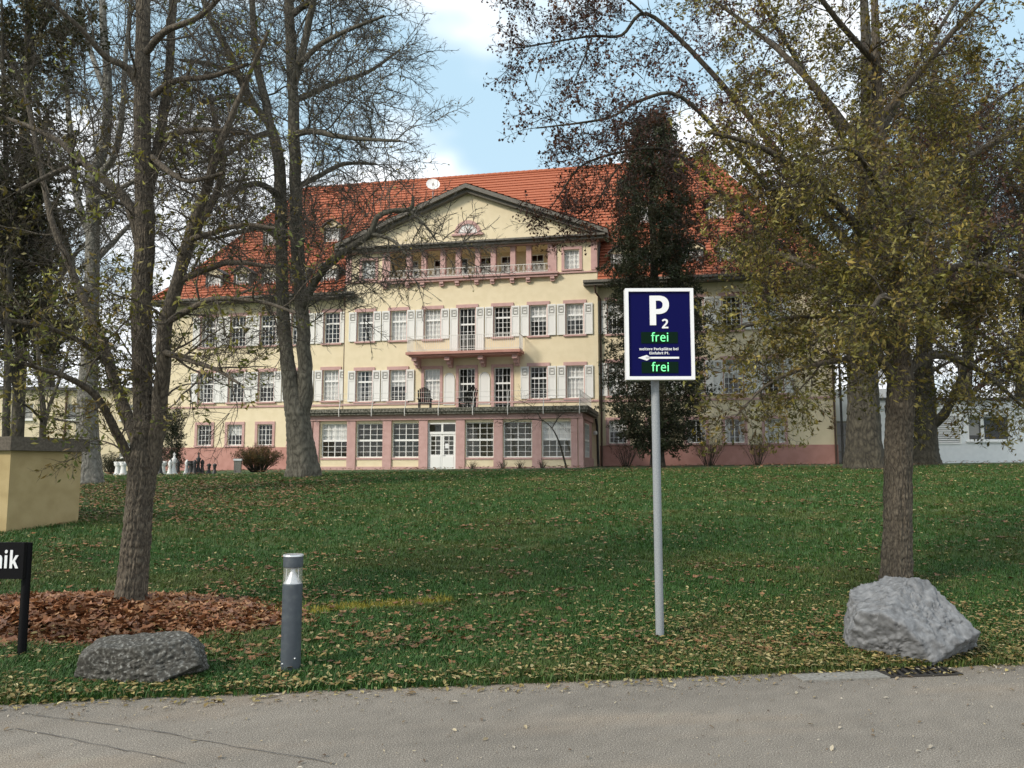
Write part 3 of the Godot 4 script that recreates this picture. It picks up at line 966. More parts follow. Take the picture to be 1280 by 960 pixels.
# ------------------------------------------------------------------ other buildings
func neighbours() -> void:
	# low white annexe on the right
	var yb := ground_y(22.0, 40.0)
	var a := thing("white_annexe", "low white flat roofed annexe with louvred vent and wide dark window", "building", Vector3(20.0, yb, -40.3), -0.02)
	var g := Geo.new()
	var w0 := 2.88; var w1 := 5.02
	pierced(g, -1.6, 14.0, -0.4, 3.15, 0.0, [[w0, w1, 1.1, 2.4], [6.0, 8.1, 1.1, 2.4], [1.22, 2.5, 1.0, 2.36]], 0.15)
	g.quad(Vector3(-1.6, -0.4, -8), Vector3(-1.6, 3.15, -8), Vector3(-1.6, 3.15, 0), Vector3(-1.6, -0.4, 0))
	g.quad(Vector3(14, -0.4, 0), Vector3(14, 3.15, 0), Vector3(14, 3.15, -8), Vector3(14, -0.4, -8))
	g.quad(Vector3(14, -0.4, -8), Vector3(14, 3.15, -8), Vector3(-1.6, 3.15, -8), Vector3(-1.6, -0.4, -8))
	geo("wall", g, M.white_wall, a)
	g = Geo.new()
	g.box(-1.75, 14.2, 3.152, 3.28, -8.2, 0.22)
	geo("roof", g, M.slate, a)
	g = Geo.new()
	g.box(-1.7, 14.1, 2.72, 3.15, 0.003, 0.1)
	geo("fascia", g, M.white_wall, a)
	for c in [(w0 + w1) / 2, 7.05]:
		var o := node("window", a, Vector3(c, 1.1, -0.05))
		g = Geo.new()
		var hw := 1.07
		g.box(-hw, -hw + 0.09, 0, 1.3, -0.04, 0.04); g.box(hw - 0.09, hw, 0, 1.3, -0.04, 0.04)
		g.box(-hw + 0.09, hw - 0.09, 0, 0.09, -0.04, 0.04); g.box(-hw + 0.09, hw - 0.09, 1.21, 1.3, -0.04, 0.04)
		g.box(-0.37, -0.22, 0.09, 1.21, -0.038, 0.038)
		geo("frame", g, M.white_paint, o)
		put("pane", sheet(1.98, 1.14, M.glass), o, Vector3(0, 0.08, -0.01))
		g = Geo.new()
		g.box(-hw - 0.12, hw + 0.12, 1.31, 1.5, 0.053, 0.18)
		geo("shutter_box", g, M.white_paint, o)
		g = Geo.new()
		g.box(-hw - 0.1, hw + 0.1, -0.07, -0.003, 0.0, 0.16)
		geo("sill", g, M.white_paint, o)
		g = Geo.new()
		g.box(-hw + 0.02, -0.3, 0.3, 1.25, -0.3, -0.28)
		geo("blind", g, M.plaque_grey, o)
	var v := node("louvred_vent", a, Vector3(1.86, 1.0, 0))
	g = Geo.new()
	g.box(-0.7, -0.62, -0.06, 1.42, -0.1, 0.05); g.box(0.62, 0.7, -0.06, 1.42, -0.1, 0.05)
	g.box(-0.62, 0.62, -0.06, 0.02, -0.1, 0.05); g.box(-0.62, 0.62, 1.34, 1.42, -0.1, 0.05)
	geo("frame", g, M.white_paint, v)
	for k in 12:
		g = Geo.new()
		var y := 0.05 + 0.108 * k
		g.quad(Vector3(-0.62, y, 0.03), Vector3(-0.62, y + 0.085, -0.07), Vector3(0.62, y + 0.085, -0.07), Vector3(0.62, y, 0.03))
		g.quad(Vector3(-0.62, y - 0.012, 0.03), Vector3(-0.62, y, 0.03), Vector3(0.62, y, 0.03), Vector3(0.62, y - 0.012, 0.03))
		geo("slat", g, M.white_paint, v)
	g = Geo.new()
	g.box(-0.64, 0.64, -0.02, 1.38, -0.62, -0.6)
	for s in [-1, 1]: g.box(s * 0.63 - 0.01, s * 0.63 + 0.01, -0.02, 1.38, -0.6, -0.1)
	geo("duct", g, M.galvanised, v)
	g = Geo.new()
	g.box(-1.5, 13.9, -0.3, 0.0, -7.9, -0.16)
	g.box(-1.5, 13.9, 0.0, 3.1, -6.0, -5.9)
	geo("room", g, M.room, a)
	# glazed link between the two
	var lk := thing("glazed_link", "narrow glazed link with white lintel between the clinic and the white annexe", "building", ORIGIN + Vector3(cos(YAW), 0, sin(YAW)) * 20.2, -YAW)
	g = Geo.new()
	g.box(0.05, 4.6, 3.9, 5.6, -4.0, -1.2)
	geo("lintel", g, M.white_wall, lk)
	g = Geo.new()
	g.box(0.05, 4.6, 0.9, 3.89, -4.0, -3.9)
	g.box(4.5, 4.6, 0.9, 3.89, -3.9, -1.2)
	g.box(0.05, 4.5, 0.9, 1.38, -3.9, -1.2)
	geo("back_wall", g, M.room, lk)
	for k in 4:
		var o := node("glass_door", lk, Vector3(0.55 + k * 1.1, 1.4, -1.4))
		g = Geo.new()
		for s in [-1, 1]: g.box(s * 0.5 - 0.04, s * 0.5 + 0.04, 0, 2.5, -0.04, 0.04)
		for y in [0.0, 0.8, 1.7, 2.42]: g.box(-0.46, 0.46, y, y + 0.07, -0.035, 0.035)
		geo("frame", g, M.plaque_grey, o)
		put("pane", sheet(0.96, 2.44, M.glass), o, Vector3(0, 0.03, 0.0))
	g = Geo.new()
	g.bar(Vector3(0.12, 1.3, -0.2), Vector3(0.12, 11.6, -0.2), 0.07, 6)
	geo("downpipe", g, M.iron_dark, lk)
	# older wing far left, set back
	var yl := ground_y(-26.0, 54.0)
	var lw := thing("yellow_side_wing", "two storey pale yellow side wing set back behind the bare trees", "building", Vector3(-28.0, yl, -54.0), 0.12)
	g = Geo.new()
	var ho := []
	for r in 2:
		for k in 5: ho.append([-9.0 + k * 3.5, -7.6 + k * 3.5, 0.9 + r * 2.55, 1.95 + r * 2.55])
	pierced(g, -14.0, 9.0, -0.4, 5.4, 0.0, ho, 0.15)
	g.quad(Vector3(9, -0.4, 0), Vector3(9, 5.4, 0), Vector3(9, 5.4, -8), Vector3(9, -0.4, -8))
	geo("wall", g, M.plaster_yellow, lw)
	g = Geo.new()
	g.box(-14.3, 9.3, 5.402, 5.6, -8.3, 0.35)
	geo("roof", g, M.slate, lw)
	for o in ho:
		var wn := node("window", lw, Vector3((o[0] + o[1]) / 2, o[2], -0.1))
		put("frame", shared("lw_f", func(): return sash(1.4, 1.05, 2, 0, 1, 1.0)), wn)
		put("pane", shared("lw_p", func(): return sheet(1.34, 1.0, M.glass)), wn, Vector3(0, 0.03, -0.01))
		put("curtain", shared("lw_c", func(): return sheet(1.4, 1.05, M.plaque_grey)), wn, Vector3(0, 0, -0.12))
		put("sill", shared("lw_s", func():
			var q := Geo.new()
			q.box(-0.8, 0.8, -0.1, -0.003, 0.102, 0.25)
			return q.mesh(M.white_paint)), wn)
	for u in [-2.0, 5.2]:
		g = Geo.new()
		g.bar(Vector3(u, -0.2, 0.1), Vector3(u, 5.4, 0.1), 0.07, 6)
		geo("downpipe", g, M.copper_brown, lw)
	# walled enclosure with a slab roof near the left edge
	var c0 := P(7, 672, 12.6)
	var c1 := P(97, 664, 13.9)
	var turn := atan2(-(c1.z - c0.z), c1.x - c0.x)
	var y0 := ground_y(c0.x, 12.6) - 0.03
	var span := Vector2(c1.x - c0.x, c1.z - c0.z).length()
	var en := thing("walled_enclosure", "ochre rendered enclosure with thick brown coping beside the black sign", "enclosure", Vector3(c0.x, y0, c0.z), turn)
	var top := P(7, 552, 12.6).y - y0
	g = Geo.new()
	var dp := 3.4
	g.box(0, span, -0.4, top - 0.14, -dp, 0.0)
	geo("wall", g, M.plaster_ochre, en)
	g = Geo.new()
	g.box(-0.08, span + 0.09, top - 0.138, top + 0.08, -dp - 0.08, 0.08)
	geo("coping", g, M.coping_brown, en)

# ------------------------------------------------------------------ by the road
func text(called: String, s: String, size: float, m: Material, parent: Node3D, at: Vector3, bold := 400) -> MeshInstance3D:
	var f := SystemFont.new()
	f.font_names = PackedStringArray(["Droid Sans"])
	f.font_weight = bold
	var t := TextMesh.new()
	t.text = s
	t.font = f
	t.font_size = 64
	t.pixel_size = size / 46.0         # size: height of a capital
	t.depth = 0.004
	t.material = m
	return put(called, t, parent, at)

func street_things() -> void:
	# parking guidance sign
	var p := on_ground(825, 797, 7.3)
	var s := thing("parking_sign", "tall blue parking guidance sign with white P and green lettering on grey pole", "sign", p)
	var mid := P(821.3, 420.3, 7.3) - p
	var g := Geo.new()
	g.tube(PackedVector3Array([Vector3(0, -0.2, 0), Vector3(-0.005, mid.y + 0.3, 0)]), PackedFloat32Array([0.037, 0.037]), 16)
	geo("pole", g, M.galvanised, s)
	var b := node("sign_board", s, Vector3(mid.x, mid.y, 0.1), -0.02)
	g = Geo.new()
	var hw := 0.309; var hh := 0.418
	g.box(-hw, -hw + 0.03, -hh, hh, -0.05, 0.05); g.box(hw - 0.03, hw, -hh, hh, -0.05, 0.05)
	g.box(-hw + 0.03, hw - 0.03, hh - 0.03, hh, -0.05, 0.05); g.box(-hw + 0.03, hw - 0.03, -hh, -hh + 0.03, -0.05, 0.05)
	geo("frame", g, M.sign_white, b)
	g = Geo.new()
	g.box(-hw + 0.03, hw - 0.03, -hh + 0.03, hh - 0.03, -0.045, 0.03)
	geo("face", g, M.sign_blue, b)
	var px := 0.0073
	var at := func(x: float, y: float) -> Vector3: return Vector3((x - 821.3) * px, -(y - 420.3) * px, 0.033)
	text("letter_p", "P", 0.272, M.sign_white, b, at.call(820.0, 391.5), 600)
	text("numeral_two", "2", 0.085, M.sign_white, b, at.call(828.0, 407.8), 600)
	for y in [425.0, 462.2]:
		g = Geo.new()
		g.box(-0.165, 0.165, -0.052, 0.052, 0, 0.004)
		geo("display_panel", g, M.display_dark, b, at.call(821.0, y) + Vector3(0, 0, -0.002))
		text("display_word", "frei", 0.078, M.led_green, b, at.call(821.5, y - 0.3) + Vector3(0, 0, 0.004), 300)
	text("small_print", "weitere Parkplätze bei", 0.0235, M.sign_white, b, at.call(820.0, 439.2), 600)
	text("small_print", "Einfahrt P1.", 0.0235, M.sign_white, b, at.call(820.5, 444.4), 600)
	g = Geo.new()
	g.box(-0.12, 0.18, -0.009, 0.009, 0, 0.004)
	g.quad(Vector3(-0.19, 0, 0.004), Vector3(-0.11, 0.026, 0.004), Vector3(-0.07, 0, 0.004), Vector3(-0.11, -0.026, 0.004))
	geo("arrow", g, M.sign_white, b, at.call(820.0, 450.2))
	for y in [0.25, -0.25]:
		g = Geo.new()
		g.box(-0.06, 0.06, -0.025, 0.025, -0.11, -0.051)
		geo("clamp", g, M.galvanised, b, Vector3(-mid.x, y, 0))
	# black board whose lettering ends in "nik"
	var q := on_ground(27, 820, 6.6)
	var k := thing("name_board", "black name board with white letters on slightly leaning black post", "sign", q, 0.0)
	g = Geo.new()
	var r0 := P(33, 700, 6.6) - q
	g.tube(PackedVector3Array([Vector3(0, -0.1, 0), Vector3(r0.x + 0.006, r0.y + 0.14, 0)]), PackedFloat32Array([0.034, 0.034]), 4)
	geo("post", g, M.sign_black, k)
	g = Geo.new()
	var t0 := P(38, 677, 6.6) - q
	var t1 := P(38, 722, 6.6) - q
	g.box(-1.7, t0.x, t1.y, t0.y, 0.04, 0.08)
	geo("board", g, M.sign_black, k)
	g = Geo.new()
	g.bar(Vector3(-1.6, -0.1, 0), Vector3(-1.57, t0.y - 0.02, 0), 0.034, 4)
	geo("post", g, M.sign_black, k)
	var lt := text("lettering", "nik", 0.135, M.sign_white, k, P(7.5, 700.0, 6.52) - q, 800)
	lt.position.z = 0.086
	lt.scale.x = 0.72
	# bollard lamp
	var bp := on_ground(363, 836, 6.3)
	var bo := thing("bollard_lamp", "slate grey bollard lamp with clear lantern ring standing in the grass", "bollard lamp", bp)
	var R := 0.0755
	g = Geo.new()
	g.lathe([[R, -0.15], [R, 0.655], [R - 0.004, 0.662], [0.0, 0.662]], 28)
	geo("post", g, M.bollard_grey, bo)
	g = Geo.new()
	g.lathe([[R - 0.004, 0.662], [R - 0.014, 0.672], [0.03, 0.735], [0.018, 0.75], [0.018, 0.785]], 24)
	geo("reflector", g, M.aluminium, bo)
	g = Geo.new()
	for e in 3: g.bar(Vector3(0.056 * cos(e * TAU / 3 + 0.4), 0.66, 0.056 * sin(e * TAU / 3 + 0.4)), Vector3(0.05 * cos(e * TAU / 3 + 0.4), 0.79, 0.05 * sin(e * TAU / 3 + 0.4)), 0.004, 5)
	geo("strut", g, M.aluminium, bo)
	g = Geo.new()
	g.lathe([[R - 0.003, 0.663], [R - 0.003, 0.786]], 28)
	geo("lantern_ring", g, M.clear_plastic, bo)
	g = Geo.new()
	g.lathe([[R - 0.022, 0.775], [R - 0.002, 0.787], [R, 0.79], [R, 0.868], [R - 0.004, 0.874], [0.0, 0.876]], 28)
	geo("cap", g, M.bollard_grey, bo)
	g = Geo.new()
	g.lathe([[R + 0.003, 0.868], [R + 0.003, 0.878], [R - 0.006, 0.882], [0.0, 0.882]], 28)
	geo("cap_rim", g, M.aluminium, bo)
	for e in [0.9, 2.2]:
		g = Geo.new()
		g.lathe([[0.008, 0.0], [0.007, 0.006], [0.0, 0.008]], 8)
		var sc := geo("screw", g, M.aluminium, bo, Vector3(R * cos(e), 0.07 if e > 1 else 0.11, R * sin(e)))
		sc.rotation = Vector3(PI / 2, PI / 2 - e, 0)
	# boulders
	boulder("boulder", "large light grey angular boulder leaning beside the tree by the road", on_ground(1156, 822, 6.62), Vector3(0.55, 0.5, 0.46), [
		[Vector3(0.22, 0.7, 0.68), 0.56], [Vector3(-0.42, 0.9, 0.15), 0.68], [Vector3(-0.7, -0.38, 0.6), 0.64], [Vector3(0.82, 0.55, 0.05), 0.76], [Vector3(0.55, -0.62, 0.55), 0.7], [Vector3(0.12, 0.98, -0.1), 0.84], [Vector3(0.0, 0.2, -1.0), 0.75], [Vector3(-0.95, 0.15, -0.2), 0.84], [Vector3(0.05, -1.0, 0.1), 0.62], [Vector3(0.1, 0.05, 1.0), 0.8]], 11, M.rock_light, 0.05)
	boulder("boulder", "long low dark grey boulder speckled with lichen near the leaf pile", on_ground(165, 850, 5.95), Vector3(0.46, 0.24, 0.28), [
		[Vector3(-0.12, 1.0, 0.1), 0.8], [Vector3(-0.05, 0.0, 1.0), 0.74], [Vector3(0.75, -0.62, 0.3), 0.76], [Vector3(-0.99, 0.1, 0.1), 0.93], [Vector3(-0.6, 0.8, 0.2), 0.98], [Vector3(0.97, 0.15, -0.1), 0.96], [Vector3(0.45, 0.25, 0.85), 0.84], [Vector3(-0.4, -0.3, 0.9), 0.8], [Vector3(0.0, 0.3, -1.0), 0.75]], 23, M.rock_dark, 0.1)
	# drain
	var dr := Vector3(P(1145, 842, 6.35).x, 0.0, -6.36)
	var dn := thing("drain_grate", "rusty iron drain grate at the road's edge below the light boulder", "drain", dr, 0.137)
	g = Geo.new()
	g.box(-0.3, 0.3, -0.05, 0.016, -0.14, -0.115); g.box(-0.3, 0.3, -0.05, 0.016, 0.115, 0.14)
	g.box(-0.3, -0.27, -0.05, 0.016, -0.115, 0.115); g.box(0.27, 0.3, -0.05, 0.016, -0.115, 0.115)
	geo("frame", g, M.iron_grate, dn)
	g = Geo.new()
	g.box(-0.28, 0.28, -0.05, 0.0125, -0.12, 0.12)
	geo("pit", g, M.sign_black, dn)
	for e in 9:
		g = Geo.new()
		var x := -0.24 + 0.06 * e
		g.quad(Vector3(x - 0.07, 0.0165, 0.115), Vector3(x + 0.0, 0.0165, -0.115), Vector3(x + 0.028, 0.0165, -0.115), Vector3(x - 0.042, 0.0165, 0.115))
		geo("bar", g, M.iron_grate, dn)
	g = Geo.new()
	g.box(-1.0, -0.31, -0.05, 0.018, -0.02, 0.16)
	geo("kerb_stone", g, M.concrete, dn)

func boulder(called: String, label: String, at: Vector3, size: Vector3, planes: Array, seed_: int, m: Material, rough: float) -> void:
	var nz := FastNoiseLite.new()
	nz.seed = seed_
	nz.frequency = 1.6
	nz.fractal_octaves = 5
	var g := Geo.new()
	var rows := 110
	var segs := 190
	for r in rows + 1:
		var el := PI * r / rows - PI / 2
		for q in segs:
			var az := TAU * q / segs
			var d := Vector3(cos(el) * cos(az), sin(el), cos(el) * sin(az))
			var rad := 1.12
			for pl in planes:
				var n: Vector3 = pl[0].normalized()
				var k := d.dot(n)
				if k > 0.05: rad = minf(rad, (pl[1] + 0.05 * nz.get_noise_3dv(d * 2.0 + n * 7.0)) / k)
			rad += rough * 0.5 * nz.get_noise_3dv(d * 1.2) + rough * 0.3 * absf(nz.get_noise_3dv(d * 3.4 + Vector3(5, 5, 5)))
			rad -= 0.03 * smoothstep(0.9, 1.0, 1.0 - absf(nz.get_noise_3dv(d * 0.9 + Vector3(3, 8, 1))) * 1.6)
			rad += 0.012 * snappedf(nz.get_noise_3dv(d * 2.3 + Vector3(1, 2, 9)) * 3.0, 0.5)
			g.v.append(d * rad * size)
			g.n.append(d)
	for r in rows:
		for q in segs:
			var a := r * segs + q
			var b := r * segs + (q + 1) % segs
			for e in [a, b, a + segs, b, b + segs, a + segs]: g.i.append(e)
	g.smooth()
	var o := geo(numbered(called), g, m, self, at + Vector3(0, size.y * 0.42, -size.z * 0.55))
	o.set_meta("label", label)
	o.set_meta("category", "boulder")

# ------------------------------------------------------------------ in the garden
func garden_things() -> void:
	# satellite dish on the roof
	var R := Transform3D(Basis(Vector3.UP, -YAW), ORIGIN)
	var d := thing("satellite_dish", "round white satellite dish on a mast above the pediment", "satellite dish", R * Vector3(-3.4, 17.4, -3.9), 0.1)
	var g := Geo.new()
	g.bar(Vector3(0, -0.6, 0), Vector3(0, 1.9, 0), 0.04, 8)
	geo("mast", g, M.galvanised, d)
	g = Geo.new()
	g.lathe([[0.0, 0.0], [0.2, 0.015], [0.36, 0.07], [0.44, 0.12], [0.44, 0.14], [0.36, 0.09], [0.0, 0.03]], 24)
	var ds := geo("dish", g, M.white_paint, d, Vector3(0, 2.2, 0.1))
	ds.rotation.x = deg_to_rad(68)
	g = Geo.new()
	g.bar(Vector3(0, 1.9, 0.15), Vector3(0, 2.05, 0.62), 0.018)
	g.box(-0.05, 0.05, 2.02, 2.14, 0.58, 0.7)
	geo("receiver_arm", g, M.plaque_grey, d)
	# two deck chairs on the terrace
	for e in [[-1.35, "dark slatted garden chair on the terrace, seen from behind, beside the terrace window"], [1.0, "dark slatted garden chair on the terrace turned sideways near the terrace doors"]]:
		var c := thing("garden_chair", e[1], "chair", R * Vector3(e[0], 4.46, 3.6), -YAW + (0.2 if e[0] < 0 else 0.9), "chairs on the terrace")
		for k in 7:
			g = Geo.new()
			var x := -0.3 + 0.1 * k
			var hgt := 0.95 + 0.25 * cos(x * 4.0)
			g.quad(Vector3(x - 0.04, 0.35, 0.2), Vector3(x - 0.04, hgt, 0.5), Vector3(x + 0.04, hgt, 0.5), Vector3(x + 0.04, 0.35, 0.2))
			geo("back_slat", g, M.iron_dark, c)
		g = Geo.new()
		g.box(-0.32, 0.32, 0.36, 0.4, -0.35, 0.25)
		geo("seat", g, M.iron_dark, c)
		for sx in [-1, 1]:
			for sz in [-0.3, 0.3]:
				g = Geo.new()
				g.box(sx * 0.3 - 0.03, sx * 0.3 + 0.03, 0, 0.58, sz - 0.03, sz + 0.03)
				geo("leg", g, M.iron_dark, c)
			g = Geo.new()
			g.box(sx * 0.33 - 0.06, sx * 0.33 + 0.06, 0.58, 0.61, -0.4, 0.4)
			geo("armrest", g, M.iron_dark, c)
	# chess figures
	var pawn := [[0.13, 0.0], [0.13, 0.05], [0.1, 0.08], [0.055, 0.2], [0.05, 0.27], [0.085, 0.29], [0.05, 0.31], [0.085, 0.36], [0.08, 0.43], [0.0, 0.47]]
	var king := [[0.16, 0.0], [0.16, 0.06], [0.11, 0.1], [0.06, 0.35], [0.06, 0.5], [0.11, 0.53], [0.07, 0.56], [0.11, 0.68], [0.05, 0.72], [0.035, 0.75], [0.05, 0.79], [0.0, 0.82]]
	var rook := [[0.17, 0.0], [0.17, 0.06], [0.13, 0.1], [0.1, 0.38], [0.15, 0.41], [0.15, 0.52], [0.11, 0.52], [0.11, 0.47], [0.0, 0.47]]
	var bishop := [[0.14, 0.0], [0.14, 0.05], [0.1, 0.09], [0.055, 0.35], [0.1, 0.38], [0.055, 0.4], [0.09, 0.48], [0.06, 0.58], [0.02, 0.62], [0.0, 0.65]]
	for e in [[147, 594, "rook", 1, "white garden chess rook standing apart from the others by the pale grey trunk"], [154, 594, "rook", 1, "white garden chess rook second in the pair that stands apart"], [200, 593, "king", 0, "black garden chess king among the white figures"],
			[203, 594, "rook", 1, "white garden chess rook behind the small conifer's foot"], [212, 594, "bishop", 1, "white garden chess bishop beside the white king"], [217, 594, "king", 1, "tall white garden chess king"], [222, 593, "bishop", 0, "black garden chess bishop behind the white king"], [233, 595, "bishop", 1, "white garden chess bishop next to the black figures"],
			[239, 593, "rook", 0, "black garden chess rook next to the white bishop"], [243, 593, "bishop", 0, "black garden chess bishop beside the tallest black king"], [247.5, 593, "king", 0, "tallest black garden chess king in the open"], [252.5, 593, "bishop", 0, "black garden chess bishop on the pawns' side of the king"], [261, 593, "pawn", 0, "small black garden chess pawn nearer the black king"], [268, 593, "pawn", 0, "small black garden chess pawn at the end of the row"]]:
		var prof: Array = {"pawn": pawn, "king": king, "rook": rook, "bishop": bishop}[e[2]]
		var wp := on_ground(e[0], e[1], 34.0 + 0.6 * sin(e[0]))
		g = Geo.new()
		g.lathe(prof, 12)
		if e[2] == "king": g.box(-0.02, 0.02, 0.8, 0.94, -0.02, 0.02); g.box(-0.06, 0.06, 0.85, 0.89, -0.018, 0.018)
		if e[2] == "rook":
			for q in 4: g.box(0.13 * cos(q * PI / 2) - 0.04, 0.13 * cos(q * PI / 2) + 0.04, 0.515, 0.58, 0.13 * sin(q * PI / 2) - 0.04, 0.13 * sin(q * PI / 2) + 0.04)
		var o := geo(numbered("chess_" + e[2]), g, M.chess_white if e[3] else M.chess_black, self, wp)
		o.set_meta("label", e[4])
		o.set_meta("category", "chess piece")
		o.set_meta("group", "garden chess figures")
	# stone post by the round shrub
	var sp := thing("stone_post", "short grey stone post with pale cap beside the round shrub", "post", on_ground(297, 588, 37.0), 0.2)
	g = Geo.new()
	g.box(-0.15, 0.15, -0.1, 0.55, -0.15, 0.15)
	geo("shaft", g, M.concrete, sp)
	g = Geo.new()
	g.box(-0.18, 0.18, 0.552, 0.64, -0.18, 0.18)
	geo("cap", g, M.white_wall, sp)
# ------------------------------------------------------------------ trees
func spray(seed_: int, sides: int, subs: int, thick: float, leaf_n: int, leaf_l: float, leaf_w: float, hang: float, twig: Material, leaf: Material) -> Array:
	# one twig with its side twigs, a unit long along +y, and the leaves that hang on it
	var r := RandomNumberGenerator.new()
	r.seed = seed_
	var g := Geo.new()
	var spots := []
	var main := PackedVector3Array()
	var mr := PackedFloat32Array()
	var p := Vector3.ZERO
	var d := Vector3.UP
	for k in 6:
		main.append(p)
		mr.append(lerpf(0.011, 0.003, k / 5.0) * thick)
		d = (d + Vector3(r.randf_range(-0.25, 0.25), 0.05, r.randf_range(-0.25, 0.25))).normalized()
		p += d * 0.2
	g.tube(main, mr, 3, false)
	for k in sides:
		var t := 0.12 + 0.88 * (k + r.randf()) / sides
		var f := t * 4.99
		var a := main[int(f)].lerp(main[mini(int(f) + 1, 5)], f - int(f))
		var az := k * 2.4 + r.randf_range(-0.4, 0.4)
		var sd := (Vector3(cos(az), 0, sin(az)) * 0.85 + Vector3.UP * r.randf_range(0.35, 0.9)).normalized()
		var L := (0.5 - 0.3 * t) * r.randf_range(0.6, 1.15)
		var b := a + sd * L * 0.5 + Vector3(r.randf_range(-0.04, 0.04), r.randf_range(-0.02, 0.05), r.randf_range(-0.04, 0.04))
		var c := b + (sd + Vector3(r.randf_range(-0.4, 0.4), r.randf_range(-0.2, 0.5), r.randf_range(-0.4, 0.4))).normalized() * L * 0.5
		g.tube(PackedVector3Array([a, b, c]), PackedFloat32Array([0.0055 * thick, 0.004 * thick, 0.002 * thick]), 3, false)
		spots.append(c); spots.append(b); spots.append(b.lerp(c, 0.5))
		for q in subs:
			var s0 := a.lerp(b, r.randf_range(0.3, 1.0)) if q % 2 == 0 else b.lerp(c, r.randf_range(0.0, 0.8))
			var s1 := s0 + (sd + Vector3(r.randf_range(-1, 1), r.randf_range(-0.6, 0.9), r.randf_range(-1, 1))).normalized() * r.randf_range(0.07, 0.18)
			g.tube(PackedVector3Array([s0, s1]), PackedFloat32Array([0.003 * thick, 0.0016 * thick]), 3, false)
			spots.append(s1)
	spots.append(main[5])
	var lv := Geo.new()
	for k in leaf_n:
		var at: Vector3 = spots[r.randi() % spots.size()] + Vector3(r.randf_range(-1, 1), r.randf_range(-1, 1), r.randf_range(-1, 1)) * 0.02
		var ld := (Vector3(r.randf_range(-1, 1), r.randf_range(-1, 1), r.randf_range(-1, 1)) + Vector3.DOWN * hang).normalized()
		var sd := ld.cross(Vector3(r.randf_range(-1, 1), r.randf_range(-1, 1), r.randf_range(-1, 1))).normalized()
		var up := sd.cross(ld)
		var L := leaf_l * r.randf_range(0.65, 1.3)
		var W := leaf_w * r.randf_range(0.7, 1.2)
		var tip := at + ld * L + up * L * r.randf_range(-0.25, 0.1)
		var ma := at + ld * L * 0.42 + sd * W + up * W * 0.4
		var mb := at + ld * L * 0.42 - sd * W + up * W * 0.4
		var k0 := lv.v.size()
		lv.v.append_array([at, ma, tip, mb])
		for q in 4: lv.n.append(-up)
		lv.i.append_array([k0, k0 + 1, k0 + 2, k0, k0 + 2, k0 + 3])
		var tone := r.randf_range(0.6, 1.0)
		var warm := r.randf_range(0.82, 1.0)
		for q in 4: lv.c.append(Color(tone, tone * warm, tone * warm))
	return [g.mesh(twig), lv.mesh(leaf) if leaf_n > 0 else null]

func aim(dir: Vector3, length: float, at: Vector3) -> Transform3D:
	var y := dir.normalized()
	var x := y.cross(Vector3(rnd(-1, 1), rnd(-1, 1), rnd(-1, 1))).normalized()
	return Transform3D(Basis(x * length, y * length, x.cross(y) * length), at)

func crown(t: Node3D, kinds: Array, spots: Array, leafy: Callable, palette: Array) -> void:
	var buckets := []
	var leaves := []
	for k in kinds.size():
		buckets.append([])
		leaves.append([])
	for s in spots:
		var k := rng.randi() % kinds.size()
		buckets[k].append(s)
		if kinds[k][1] and rng.randf() < leafy.call(t.position + s.origin): leaves[k].append(s)
	for k in kinds.size():
		many("crown", kinds[k][0], buckets[k], [], t)
		if leaves[k]: many("foliage", kinds[k][1], leaves[k], palette, t)

func many(called: String, mesh: Mesh, spots: Array, palette: Array, parent: Node3D) -> MultiMeshInstance3D:
	if spots.is_empty(): return null
	var mm := MultiMesh.new()
	mm.transform_format = MultiMesh.TRANSFORM_3D
	mm.use_colors = palette.size() > 0
	mm.mesh = mesh
	mm.instance_count = spots.size()
	for k in spots.size():
		mm.set_instance_transform(k, spots[k])
		if palette:
			var a: Vector3 = palette[rng.randi() % palette.size()]
			var b: Vector3 = palette[rng.randi() % palette.size()]
			var q := a.lerp(b, rng.randf()) * rnd(0.75, 1.2)
			mm.set_instance_color(k, Color(q.x, q.y, q.z))
	var o := MultiMeshInstance3D.new()
	o.name = called
	o.multimesh = mm
	o.set_meta("kind", "stuff")
	parent.add_child(o, true)
	return o

func smooth_line(pts: PackedVector3Array, rad: PackedFloat32Array, per: int, wob: float) -> Array:
	var op := PackedVector3Array()
	var orr := PackedFloat32Array()
	var n := pts.size()
	for k in n - 1:
		var a := pts[maxi(k - 1, 0)]; var b := pts[k]; var c := pts[k + 1]; var d := pts[mini(k + 2, n - 1)]
		for q in per:
			var t := float(q) / per
			var w := Vector3.ZERO if k == 0 and q == 0 else Vector3(rnd(-1, 1), rnd(-0.3, 0.3), rnd(-1, 1)) * wob * rad[k]
			op.append(b.cubic_interpolate(c, a, d, t) + w)
			orr.append(lerpf(rad[k], rad[k + 1], t))
	op.append(pts[n - 1])
	orr.append(rad[n - 1])
	return [op, orr]

